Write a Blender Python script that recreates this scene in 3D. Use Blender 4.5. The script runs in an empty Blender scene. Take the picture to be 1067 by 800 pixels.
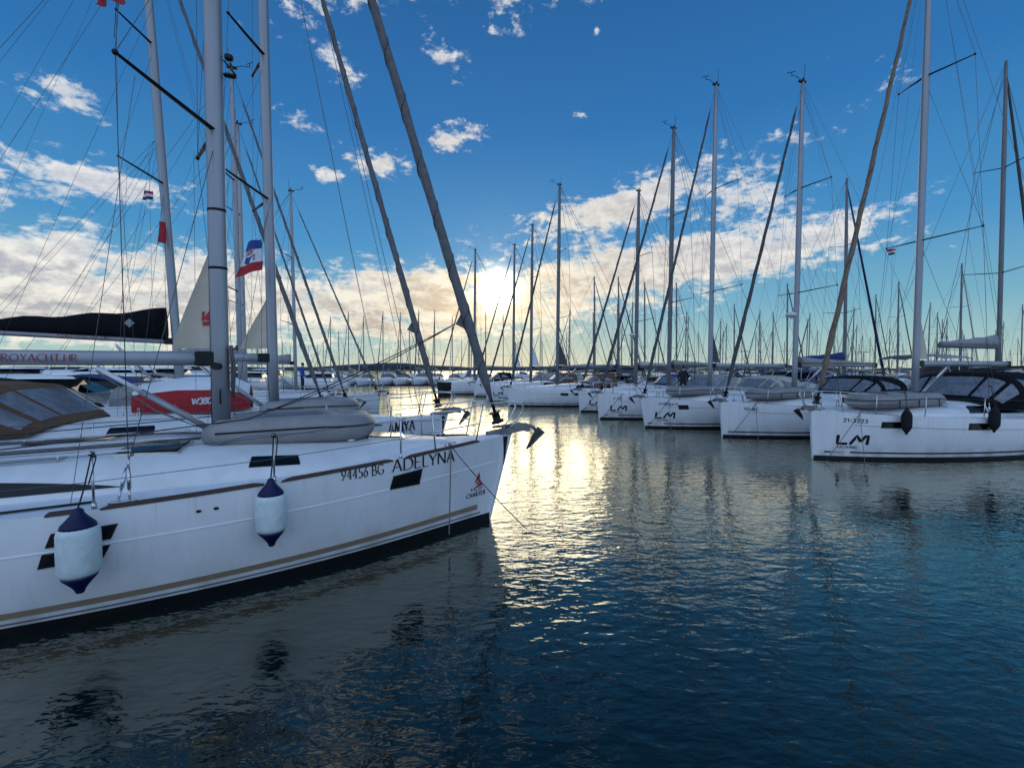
import bpy, math, random
from math import sin, cos, pi, radians, atan, atan2, sqrt, tan, exp
from mathutils import Vector, Matrix

random.seed(7)
SC = bpy.context.scene
COL = SC.collection

# ------------------------------------------------------------------ camera, world, sun, exposure
F_PX, HORIZON, EYE = 470.0, 385.0, 2.7          # calibration of the 1067x800 photograph
cam_d = bpy.data.cameras.new('camera'); cam = bpy.data.objects.new('camera', cam_d); COL.objects.link(cam)
cam_d.sensor_width = 36.0; cam_d.lens = 36.0*F_PX/1067.0
cam_d.clip_start = 0.05; cam_d.clip_end = 6000
PITCH = atan((400-HORIZON)/F_PX)
cam.location = (0, 0, EYE); cam.rotation_euler = (pi/2-PITCH, 0, 0)
SC.camera = cam
SC.view_settings.view_transform = 'Standard'; SC.view_settings.look = 'None'
SC.view_settings.exposure = 0.0; SC.view_settings.gamma = 1.0; SC.view_settings.use_curve_mapping = False
SC.cycles.max_bounces = 8; SC.cycles.transparent_max_bounces = 12
SC.cycles.caustics_reflective = False; SC.cycles.caustics_refractive = False
SC.cycles.sample_clamp_indirect = 6.0

def az_el(px, py):
    u, v = (px-533.5)/F_PX, (HORIZON-py)/F_PX
    return atan(u), atan(v*cos(atan(u)))
SUN_AZ, SUN_EL = az_el(519, 303)

def build_world():
    w = bpy.data.worlds.new('World'); SC.world = w; w.use_nodes = True
    nt = w.node_tree; nt.nodes.clear(); lk = nt.links.new
    def nd(t, **k):
        n = nt.nodes.new(t)
        for a, b in k.items(): setattr(n, a, b)
        return n
    def put(sock, v):
        if hasattr(v, 'is_output') or isinstance(v, bpy.types.NodeSocket): lk(v, sock)
        else: sock.default_value = v
    def M(op, a, b=0.0, c=0.0, clamp=False):
        n = nd('ShaderNodeMath', operation=op, use_clamp=clamp)
        put(n.inputs[0], a); put(n.inputs[1], b)
        if op in ('MULTIPLY_ADD', 'SMOOTH_MIN', 'SMOOTH_MAX'): put(n.inputs[2], c)
        return n.outputs[0]
    def SS(x, lo, hi):
        n = nd('ShaderNodeMapRange', interpolation_type='SMOOTHSTEP')
        put(n.inputs[0], x); n.inputs[1].default_value = lo; n.inputs[2].default_value = hi
        return n.outputs[0]
    def MIX(f, a, b, mode='MIX'):
        n = nd('ShaderNodeMix', data_type='RGBA', blend_type=mode)
        put(n.inputs[0], f); put(n.inputs[6], a); put(n.inputs[7], b)
        return n.outputs[2]
    def RAMP(x, stops, mode='LINEAR'):
        n = nd('ShaderNodeValToRGB'); put(n.inputs[0], x); r = n.color_ramp; r.interpolation = mode
        while len(r.elements) < len(stops): r.elements.new(0.5)
        for e, (p, c) in zip(r.elements, stops): e.position = p; e.color = (c[0], c[1], c[2], 1)
        return n.outputs[0]
    tc = nd('ShaderNodeTexCoord').outputs['Generated']
    sp = nd('ShaderNodeSeparateXYZ'); lk(tc, sp.inputs[0]); X, Y, Z = sp.outputs
    az = M('ARCTAN2', X, Y); el = M('ARCSINE', Z)
    cb = nd('ShaderNodeCombineXYZ'); lk(az, cb.inputs[0]); lk(el, cb.inputs[1]); AE = cb.outputs[0]
    # angle to the sun
    sd = (sin(SUN_AZ)*cos(SUN_EL), cos(SUN_AZ)*cos(SUN_EL), sin(SUN_EL))
    dt = nd('ShaderNodeVectorMath', operation='DOT_PRODUCT'); lk(tc, dt.inputs[0]); dt.inputs[1].default_value = sd
    ang = M('ARCCOSINE', M('MINIMUM', dt.outputs['Value'], 0.99999))
    # clear sky: Nishita graded towards the measured gradient
    sky = nd('ShaderNodeTexSky', sky_type='NISHITA', sun_disc=False)
    sky.sun_elevation = SUN_EL; sky.sun_rotation = SUN_AZ; sky.altitude = 0; sky.air_density = 1.0; sky.dust_density = 0.6; sky.ozone_density = 2.5
    sk = nd('ShaderNodeVectorMath', operation='SCALE'); lk(sky.outputs[0], sk.inputs[0]); sk.inputs['Scale'].default_value = SKY_STRENGTH
    g = RAMP(M('DIVIDE', el, pi/2), [(0.0, (.54, .62, .55)), (0.025, (.38, .57, .56)), (0.075, (.19, .44, .58)), (0.16, (.066, .29, .58)), (0.30, (.028, .175, .46)), (0.48, (.018, .110, .32)), (1.0, (.012, .06, .19))])
    warm = M('MULTIPLY', M('POWER', 2.718, M('MULTIPLY', M('POWER', M('DIVIDE', ang, .26), 2.0), -1.0)), M('SUBTRACT', 1.0, SS(el, .0, .22)))
    g = MIX(M('MULTIPLY', warm, .55), g, (.84, .72, .44, 1))
    base = MIX(.04, g, sk.outputs[0])
    # side away from the sun: brighter sky fill added to light the hulls
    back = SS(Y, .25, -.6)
    base = MIX(M('MULTIPLY', back, .85), base, BACK_SKY_FILL)
    # clouds: one layer seen in perspective, gathered in banks
    pz = M('ADD', M('MAXIMUM', Z, 0.0), .10)
    cp = nd('ShaderNodeCombineXYZ'); put(cp.inputs[0], M('DIVIDE', X, pz)); put(cp.inputs[1], M('DIVIDE', Y, pz)); P = cp.outputs[0]
    def NOISE(v, scale, detail, rough=.6, dist=0.0, off=0.0):
        mp = nd('ShaderNodeMapping'); lk(v, mp.inputs[0]); mp.inputs[1].default_value = (off, off*.7, off*.3)
        n = nd('ShaderNodeTexNoise'); lk(mp.outputs[0], n.inputs['Vector'])
        n.inputs['Scale'].default_value = scale; n.inputs['Detail'].default_value = detail
        n.inputs['Roughness'].default_value = rough; n.inputs['Distortion'].default_value = dist
        return n.outputs[0]
    dmin = None
    for (cx, cy, rx, ry, rot) in CLOUD_BANKS:
        a, e = az_el(cx, cy); ca = cos(a)
        mp = nd('ShaderNodeMapping', vector_type='TEXTURE'); lk(AE, mp.inputs[0])
        mp.inputs[1].default_value = (a, e, 0); mp.inputs[2].default_value = (0, 0, radians(rot))
        mp.inputs[3].default_value = (rx/F_PX*ca*ca, ry/F_PX*ca, 1)
        ln = nd('ShaderNodeVectorMath', operation='LENGTH'); lk(mp.outputs[0], ln.inputs[0])
        dmin = ln.outputs['Value'] if dmin is None else M('SMOOTH_MIN', dmin, ln.outputs['Value'], .25)
    core = None
    for (cx, cy, rx, ry, rot) in CLOUD_CORES:
        a, e = az_el(cx, cy); ca = cos(a)
        mp = nd('ShaderNodeMapping', vector_type='TEXTURE'); lk(AE, mp.inputs[0])
        mp.inputs[1].default_value = (a, e, 0); mp.inputs[2].default_value = (0, 0, radians(rot)); mp.inputs[3].default_value = (rx/F_PX*ca*ca, ry/F_PX*ca, 1)
        ln = nd('ShaderNodeVectorMath', operation='LENGTH'); lk(mp.outputs[0], ln.inputs[0])
        k_ = M('SUBTRACT', 1.0, SS(ln.outputs['Value'], .45, 1.05)); core = k_ if core is None else M('MAXIMUM', core, k_)
    mask = M('ADD', M('SUBTRACT', 1.0, M('MINIMUM', dmin, 2.2)), M('MULTIPLY', core, .82))
    cb2 = nd('ShaderNodeCombineXYZ'); lk(az, cb2.inputs[0]); lk(M('MULTIPLY', el, 1.9), cb2.inputs[1]); Q = cb2.outputs[0]
    cb3 = nd('ShaderNodeCombineXYZ'); lk(az, cb3.inputs[0]); lk(M('MULTIPLY_ADD', el, 1.9, .03), cb3.inputs[1]); Q2 = cb3.outputs[0]
    n1 = NOISE(P, 2.0, 6, .6, .3, 3.1)
    n2 = NOISE(Q, 13.0, 8, .66, .25, 1.7)
    n3 = NOISE(Q2, 13.0, 8, .66, .25, 1.7)
    n4 = NOISE(Q, 34.0, 6, .62, .4, 5.2)
    dens = M('ADD', M('MULTIPLY', mask, .50), M('ADD', M('MULTIPLY', M('SUBTRACT', n1, .5), .9), M('ADD', M('MULTIPLY', M('SUBTRACT', n2, .5), 2.1), M('MULTIPLY', M('SUBTRACT', n4, .52), 1.5))))
    cov = SS(dens, .0, .54)
    relief = M('MULTIPLY', M('SUBTRACT', n3, n2), 2.6)
    n5 = NOISE(Q, 26.0, 6, .62, .5, 8.3)
    mott = M('ADD', M('ADD', M('MULTIPLY', M('SUBTRACT', n5, .5), 3.4), M('MULTIPLY', M('SUBTRACT', n1, .5), 2.2)), relief)
    thick = M('MULTIPLY', M('ADD', .52, mott, clamp=True), SS(dens, .12, .75), clamp=True)
    low = M('SUBTRACT', 1.0, SS(el, .03, .34))
    near = M('POWER', 2.718, M('MULTIPLY', M('DIVIDE', ang, .26), -1.0))
    lit = MIX(low, (.80, .82, .84, 1), (1.0, .94, .83, 1))
    shade = MIX(low, (.46, .52, .66, 1), (.30, .32, .38, 1))
    shade = MIX(near, shade, (.62, .45, .24, 1))
    cc = MIX(M('MULTIPLY', thick, .78), lit, shade)
    cc = MIX(M('MULTIPLY', near, .9), cc, (1.18, 1.02, .74, 1), 'MULTIPLY')
    col = MIX(M('MULTIPLY', cov, .95), base, cc)
    # the sun veiled by the cloud
    glow = M('ADD', M('MULTIPLY', M('POWER', 2.718, M('MULTIPLY', M('POWER', M('DIVIDE', ang, .030), 2.0), -1.0)), 7.0),
             M('MULTIPLY', M('POWER', 2.718, M('MULTIPLY', M('DIVIDE', ang, .055), -1.0)), M('MULTIPLY_ADD', cov, .75, .25)))
    gl = nd('ShaderNodeVectorMath', operation='SCALE'); gl.inputs[0].default_value = (1.0, .86, .58); lk(glow, gl.inputs['Scale'])
    ad = nd('ShaderNodeVectorMath', operation='ADD'); lk(col, ad.inputs[0]); lk(gl.outputs[0], ad.inputs[1])
    bg = nd('ShaderNodeBackground'); lk(ad.outputs[0], bg.inputs[0]); bg.inputs[1].default_value = 1.0
    out = nd('ShaderNodeOutputWorld'); lk(bg.outputs[0], out.inputs[0])
SKY_STRENGTH = 0.10
BACK_SKY_FILL = (.66, .92, 1.42, 1)
CLOUD_CORES = [(130, 306, 340, 66, 2), (430, 318, 150, 50, 4), (560, 305, 110, 42, 10), (690, 278, 150, 26, 11), (800, 262, 120, 18, 9), (640, 218, 90, 14, 10), (110, 192, 90, 12, 0), (-20, 205, 60, 18, 0)]
CLOUD_BANKS = [  # centre and half axes in photo pixels, tilt in degrees
    (210, 318, 330, 52, 3), (60, 275, 120, 40, 0), (470, 315, 150, 42, 0), (660, 285, 130, 40, 8), (800, 268, 140, 26, 10), (650, 222, 150, 26, 12), (770, 215, 60, 26, 0),
    (100, 192, 150, 24, 0), (85, 112, 50, 15, -12), (340, -10, 90, 24, 0), (430, -18, 60, 20, 0), (300, -130, 170, 60, 10), (528, 10, 22, 17, 30), (590, -10, 36, 13, 0), (462, 66, 28, 11, -8), (358, 76, 26, 12, -25), (312, 129, 24, 9, -5),
    (402, 176, 44, 13, 0), (480, 147, 27, 11, 10), (348, 184, 20, 7, 0), (604, 127, 9, 7, 0), (620, 40, 5, 4, 0)]
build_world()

sun_d = bpy.data.lights.new('sun', 'SUN'); sun_d.energy = .55; sun_d.angle = radians(27); sun_d.color = (1, .85, .62)
sun = bpy.data.objects.new('sun', sun_d); COL.objects.link(sun)
sun.rotation_euler = Vector((-sin(SUN_AZ)*cos(SUN_EL), -cos(SUN_AZ)*cos(SUN_EL), -sin(SUN_EL))).to_track_quat('-Z', 'Y').to_euler()

# ------------------------------------------------------------------ helpers
def at(px, py, Y):
    """world point seen at photo pixel (px, py) at distance Y in front of the camera"""
    x, z = (px-533.5)/F_PX, (400-py)/F_PX
    dy, dz = cos(PITCH)+z*sin(PITCH), z*cos(PITCH)-sin(PITCH)
    k = Y/dy
    return Vector((x*k, Y, EYE+dz*k))
def to_px(p):
    x, y, z = p[0], p[1], p[2]-EYE
    zc = y*cos(PITCH)-z*sin(PITCH); yc = z*cos(PITCH)+y*sin(PITCH)
    return 533.5+F_PX*x/zc, 400-F_PX*yc/zc

class MB:
    def __init__(s): s.v, s.f, s.sm = [], [], []
    def add(s, vs, fs, smooth=True):
        b = len(s.v); s.v += [tuple(p) for p in vs]
        for f in fs: s.f.append(tuple(i+b for i in f)); s.sm.append(smooth)
        return s
    def box(s, c, d, rz=0.0, ry=0.0, bev=0.0):
        c = Vector(c); R = Matrix.Rotation(rz, 3, 'Z') @ Matrix.Rotation(ry, 3, 'Y')
        hx, hy, hz = d[0]/2, d[1]/2, d[2]/2
        b = min(bev, hx*.9, hy*.9, hz*.9)
        if b <= 0:
            vs = [c+R @ Vector((x, y, z)) for z in (-hz, hz) for y in (-hy, hy) for x in (-hx, hx)]
            return s.add(vs, [(0, 2, 3, 1), (4, 5, 7, 6), (0, 1, 5, 4), (2, 6, 7, 3), (0, 4, 6, 2), (1, 3, 7, 5)], False)
        rings = []
        for (z, k) in ((-hz, b), (-hz+b, 0), (hz-b, 0), (hz, b)):
            r = []
            for (sx, sy, first) in ((1, 1, 1), (-1, 1, 0), (-1, -1, 1), (1, -1, 0)):
                x, y = hx-k, hy-k
                p1, p2 = (sx*x, sy*(y-b*.7)), (sx*(x-b*.7), sy*y)
                for q in ((p1, p2) if first else (p2, p1)): r.append(c+R @ Vector((q[0], q[1], z)))
            rings.append(r)
        return s.loft(rings, True, smooth=False)
    def tube(s, pts, r, n=8, flat=1.0, closed=False):
        pts = [Vector(p) for p in pts]; m = len(pts)
        rs = r if isinstance(r, (list, tuple)) else [r]*m
        t0 = (pts[1]-pts[0]).normalized()
        up = Vector((0, 0, 1)) if abs(t0.z) < .9 else Vector((1, 0, 0))
        nx = t0.cross(up).normalized(); rings = []
        for i, p in enumerate(pts):
            a = pts[max(i-1, 0)]; b = pts[min(i+1, m-1)]
            if closed: a = pts[(i-1) % m]; b = pts[(i+1) % m]
            t = (b-a).normalized()
            nx = (nx-t*nx.dot(t)).normalized(); ny = t.cross(nx)
            rings.append([p+nx*cos(2*pi*k/n)*rs[i]+ny*sin(2*pi*k/n)*rs[i]*flat for k in range(n)])
        if closed:
            b = len(s.v); s.v += [tuple(p) for rr in rings for p in rr]
            for i in range(m):
                j = (i+1) % m
                for k in range(n):
                    k2 = (k+1) % n; s.f.append((b+i*n+k, b+i*n+k2, b+j*n+k2, b+j*n+k)); s.sm.append(True)
            return s
        return s.loft(rings, True)
    def loft(s, rings, cap=True, smooth=True, close=True):
        n = len(rings[0]); vs = [p for r in rings for p in r]; fs = []
        for i in range(len(rings)-1):
            for k in range(n if close else n-1):
                k2 = (k+1) % n
                fs.append((i*n+k, i*n+k2, (i+1)*n+k2, (i+1)*n+k))
        b = len(s.v); s.add(vs, fs, smooth)
        if cap and close:
            s.f.append(tuple(b+k for k in reversed(range(n)))); s.sm.append(False)
            q = b+(len(rings)-1)*n; s.f.append(tuple(q+k for k in range(n))); s.sm.append(False)
        return s
    def grid(s, fn, nu, nv, smooth=True):
        vs = [fn(i/nu, j/nv) for i in range(nu+1) for j in range(nv+1)]
        fs = [(i*(nv+1)+j, (i+1)*(nv+1)+j, (i+1)*(nv+1)+j+1, i*(nv+1)+j+1) for i in range(nu) for j in range(nv)]
        return s.add(vs, fs, smooth)
    def sheet(s, fn, nu, nv, th):
        """a surface with real thickness; fn(a, b, lift)"""
        s.grid(lambda a, b: fn(a, b, th), nu, nv)
        s.grid(lambda a, b: fn(b, a, 0.0), nv, nu)
        ed = [(i/nu, 0) for i in range(nu)]+[(1, j/nv) for j in range(nv)]+[(1-i/nu, 1) for i in range(nu)]+[(0, 1-j/nv) for j in range(nv)]
        n = len(ed); vs = [fn(a, b, 0.0) for a, b in ed]+[fn(a, b, th) for a, b in ed]
        s.add(vs, [(k, (k+1) % n, n+(k+1) % n, n+k) for k in range(n)], False)
        return s
    def sphere(s, c, r, nu=12, nv=8):
        c = Vector(c); rr = r if isinstance(r, (tuple, list)) else (r, r, r)
        rings = []
        for i in range(nv+1):
            a = -pi/2+pi*min(max(i/nv, .02), .98)
            rings.append([c+Vector((rr[0]*cos(a)*cos(2*pi*k/nu), rr[1]*cos(a)*sin(2*pi*k/nu), rr[2]*sin(a))) for k in range(nu)])
        return s.loft(rings, True)
    def build(s, name, mat, parent=None, loc=None):
        me = bpy.data.meshes.new(name); me.from_pydata(s.v, [], s.f)
        me.polygons.foreach_set('use_smooth', s.sm); me.update()
        if mat: me.materials.append(mat)
        o = bpy.data.objects.new(name, me); COL.objects.link(o)
        if parent: o.parent = parent
        if loc is not None: o.location = loc
        return o

def tag(o, label, cat, group=None, kind=None):
    if label: o['label'] = label
    if cat: o['category'] = cat
    if group: o['group'] = group
    if kind: o['kind'] = kind
    return o
def thing(name, label, cat, loc=(0, 0, 0), rz=0.0, group=None):
    o = bpy.data.objects.new(name, None); COL.objects.link(o)
    o.location = loc; o.rotation_euler = (0, 0, rz); o.empty_display_size = .2
    return tag(o, label, cat, group)
def struct(o): o['kind'] = 'structure'; return o
KIDS = {}
def copy_tree(o, parent=None):
    c = o.copy(); COL.objects.link(c)
    if parent: c.parent = parent
    for ch in [x for x in bpy.data.objects if x.parent == o]: copy_tree(ch, c)
    return c

# ------------------------------------------------------------------ materials
def mat(name, col, rough=.5, metal=0.0, var=.12, scale=6.0, bump=0.0, bscale=40.0, alpha=1.0, coat=0.0, col2=None, wave=None, spec=.5, stretch=(1, 1, 1)):
    m = bpy.data.materials.new(name); m.use_nodes = True
    nt = m.node_tree; p = nt.nodes['Principled BSDF']; lk = nt.links.new
    tc = nt.nodes.new('ShaderNodeTexCoord')
    mp = nt.nodes.new('ShaderNodeMapping'); lk(tc.outputs['Object'], mp.inputs[0]); mp.inputs[3].default_value = stretch
    n = nt.nodes.new('ShaderNodeTexNoise'); lk(mp.outputs[0], n.inputs['Vector'])
    n.inputs['Scale'].default_value = scale; n.inputs['Detail'].default_value = 5; n.inputs['Roughness'].default_value = .65
    r = nt.nodes.new('ShaderNodeValToRGB'); lk(n.outputs[0], r.inputs[0])
    c2 = col2 or tuple(c*(1-2*var) for c in col)
    r.color_ramp.elements[0].position = .3; r.color_ramp.elements[0].color = (*c2, 1)
    r.color_ramp.elements[1].position = .62; r.color_ramp.elements[1].color = (*col, 1)
    lk(r.outputs[0], p.inputs['Base Color'])
    mr = nt.nodes.new('ShaderNodeMapRange'); lk(n.outputs[0], mr.inputs[0])
    mr.inputs[3].default_value = min(rough+.08, 1); mr.inputs[4].default_value = max(rough-.06, .02)
    lk(mr.outputs[0], p.inputs['Roughness'])
    p.inputs['Metallic'].default_value = metal; p.inputs['Alpha'].default_value = alpha
    p.inputs['Coat Weight'].default_value = coat; p.inputs['Specular IOR Level'].default_value = spec
    if bump > 0:
        b = nt.nodes.new('ShaderNodeBump'); b.inputs['Strength'].default_value = bump; b.inputs['Distance'].default_value = .02
        n2 = nt.nodes.new('ShaderNodeTexNoise'); lk(tc.outputs['Object'], n2.inputs['Vector']); n2.inputs['Scale'].default_value = bscale; n2.inputs['Detail'].default_value = 4
        lk(n2.outputs[0], b.inputs['Height']); lk(b.outputs[0], p.inputs['Normal'])
    return m
MT = dict(
    gelcoat=mat('gelcoat', (.80, .80, .79), .22, var=.035, scale=1.6, coat=.3, bump=.02, bscale=3, stretch=(1, 1, .25)),
    gelcoat_dull=mat('gelcoat_dull', (.72, .72, .70), .38, var=.07, scale=2.5, bump=.03, bscale=8),
    deck=mat('deck', (.74, .75, .76), .5, var=.06, scale=4, bump=.12, bscale=160),
    nonskid=mat('nonskid', (.50, .51, .52), .75, var=.08, scale=8, bump=.4, bscale=220),
    teak=mat('teak', (.07, .035, .025), .55, var=.2, scale=20),
    black=mat('black', (.006, .006, .007), .4, var=.2, spec=.25),
    boot=mat('boot', (.005, .006, .009), .5, var=.3, scale=3, col2=(.009, .010, .009), spec=.25),
    tan=mat('tan', (.30, .22, .145), .4, var=.06),
    stripe_white=mat('stripe_white', (.62, .62, .58), .35, var=.05),
    stripe_grey=mat('stripe_grey', (.16, .17, .18), .4, var=.05),
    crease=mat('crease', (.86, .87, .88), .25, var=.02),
    glass=mat('tinted_glass', (.004, .005, .007), .09, var=.1, spec=.28),
    vinyl=mat('vinyl_window', (.30, .33, .37), .13, var=.22, scale=5, bump=.45, bscale=7, alpha=.55),
    alu=mat('mast_aluminium', (.31, .32, .335), .42, metal=.4, var=.08, scale=3, stretch=(1, 1, .1)),
    alu_far=mat('weathered_aluminium', (.16, .165, .17), .5, metal=.3, var=.1, scale=2),
    steel=mat('stainless', (.60, .60, .60), .2, metal=1.0, var=.08),
    wire=mat('wire', (.10, .10, .11), .45, metal=.4, var=.1),
    fitting=mat('black_fitting', (.008, .008, .009), .45, var=.2, spec=.25),
    canvas_brown=mat('brown_canvas', (.13, .068, .035), .9, var=.16, scale=5, bump=.3, bscale=12),
    canvas_black=mat('black_canvas', (.006, .007, .009), .9, spec=.15, var=.2, scale=5, bump=.3, bscale=14),
    canvas_blue=mat('blue_canvas', (.012, .035, .16), .85, var=.18, scale=5, bump=.3, bscale=14),
    canvas_grey=mat('grey_canvas', (.30, .30, .29), .9, var=.12, scale=5, bump=.3, bscale=14),
    canvas_cream=mat('cream_canvas', (.50, .46, .38), .9, var=.12, scale=5, bump=.3, bscale=14),
    sail=mat('sailcloth', (.62, .53, .40), .85, var=.08, scale=4, bump=.15, bscale=6),
    sail_dark=mat('sail_uv_strip', (.09, .085, .085), .85, var=.2, scale=8, bump=.3, bscale=20),
    sail_tan=mat('tan_uv_strip', (.24, .17, .11), .85, var=.2, scale=8, bump=.3, bscale=20),
    sail_grey=mat('grey_uv_strip', (.17, .165, .165), .85, var=.18, scale=8, bump=.3, bscale=16),
    red=mat('red_print', (.42, .018, .022), .5, var=.1),
    red_cloth=mat('red_cloth', (.45, .014, .02), .7, var=.15, scale=8),
    navy=mat('navy', (.007, .009, .06), .5, var=.15, spec=.3),
    ink=mat('dark_lettering', (.010, .010, .013), .5, var=.1, spec=.2),
    white_cloth=mat('white_cloth', (.75, .75, .75), .8, var=.06),
    blue_cloth=mat('blue_cloth', (.02, .07, .28), .8, var=.12, scale=9),
    fender=mat('fender_vinyl', (.64, .72, .70), .42, var=.10, scale=9, bump=.05, bscale=30),
    fender_grey=mat('charcoal_fender_sock', (.022, .023, .026), .85, var=.2, scale=12, bump=.2, bscale=40, spec=.2),
    hypalon=mat('grey_hypalon', (.125, .135, .16), .6, var=.10, scale=4, bump=.12, bscale=10),
    hypalon_light=mat('light_hypalon', (.27, .26, .25), .55, var=.10, scale=5, bump=.1, bscale=10),
    rope_dark=mat('dark_rope', (.03, .03, .035), .9, var=.3, scale=60),
    rope_grey=mat('grey_rope', (.22, .21, .19), .95, var=.35, scale=50),
    anchor_dark=mat('worn_galvanised', (.075, .075, .072), .6, metal=.4, var=.3, scale=18, bump=.15, bscale=40),
    anchor=mat('galvanised', (.22, .22, .21), .5, metal=.5, var=.2, scale=10),
    skin=mat('skin', (.45, .27, .19), .6, var=.08), hair=mat('hair', (.02, .015, .012), .8, var=.2),
    jacket=mat('blue_jacket', (.02, .07, .38), .8, var=.15, scale=9), jacket_dark=mat('dark_jacket', (.014, .012, .014), .85, var=.2, scale=9), trousers=mat('dark_trousers', (.012, .013, .02), .85, var=.2, scale=9),
    concrete=mat('pontoon_concrete', (.25, .24, .22), .85, var=.2, scale=2, bump=.3, bscale=20),
    hillside=mat('wooded_hills', (.018, .035, .05), .95, var=.3, scale=.02),
    roof=mat('roof_tile', (.14, .07, .045), .85, var=.2), wall=mat('stucco', (.32, .30, .27), .9, var=.12),
)

def weather(m, grime=(.33, .30, .20), top=.55):
    """grime line near the water, rain streaks and scuffs on a white hull"""
    nt = m.node_tree; lk = nt.links.new; p = nt.nodes['Principled BSDF']; src = p.inputs['Base Color'].links[0].from_socket
    tc = nt.nodes.new('ShaderNodeTexCoord'); sp = nt.nodes.new('ShaderNodeSeparateXYZ'); lk(tc.outputs['Object'], sp.inputs[0])
    def ns(stretch, scale, detail):
        mp = nt.nodes.new('ShaderNodeMapping'); lk(tc.outputs['Object'], mp.inputs[0]); mp.inputs[3].default_value = stretch
        n = nt.nodes.new('ShaderNodeTexNoise'); lk(mp.outputs[0], n.inputs['Vector']); n.inputs['Scale'].default_value = scale; n.inputs['Detail'].default_value = detail; return n.outputs[0]
    def mr(v, a, b, c, d):
        n = nt.nodes.new('ShaderNodeMapRange'); lk(v, n.inputs[0])
        for k, q in enumerate((a, b, c, d)): n.inputs[k+1].default_value = q
        return n.outputs[0]
    def mul(a, b):
        n = nt.nodes.new('ShaderNodeMath'); n.operation = 'MULTIPLY'; n.use_clamp = True; lk(a, n.inputs[0]); lk(b, n.inputs[1]); return n.outputs[0]
    def mix(f, a, col):
        n = nt.nodes.new('ShaderNodeMix'); n.data_type = 'RGBA'; lk(f, n.inputs[0]); lk(a, n.inputs[6]); n.inputs[7].default_value = (*col, 1); return n.outputs[2]
    line = mul(mr(sp.outputs[2], .12, top, .55, 0), mr(ns((1, 1, .5), 2.5, 6), .40, .68, 0, 1))
    streak = mul(mr(ns((9, 9, .22), 1.6, 5), .56, .74, 0, .30), mr(sp.outputs[2], .2, 1.4, .5, 1))
    scuff = mr(ns((.5, 1, 4.5), 2.2, 8), .66, .74, 0, .28)
    c = mix(line, src, grime); c = mix(streak, c, (.42, .40, .34)); c = mix(scuff, c, (.40, .41, .42)); lk(c, p.inputs['Base Color'])
weather(MT['gelcoat'])
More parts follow.
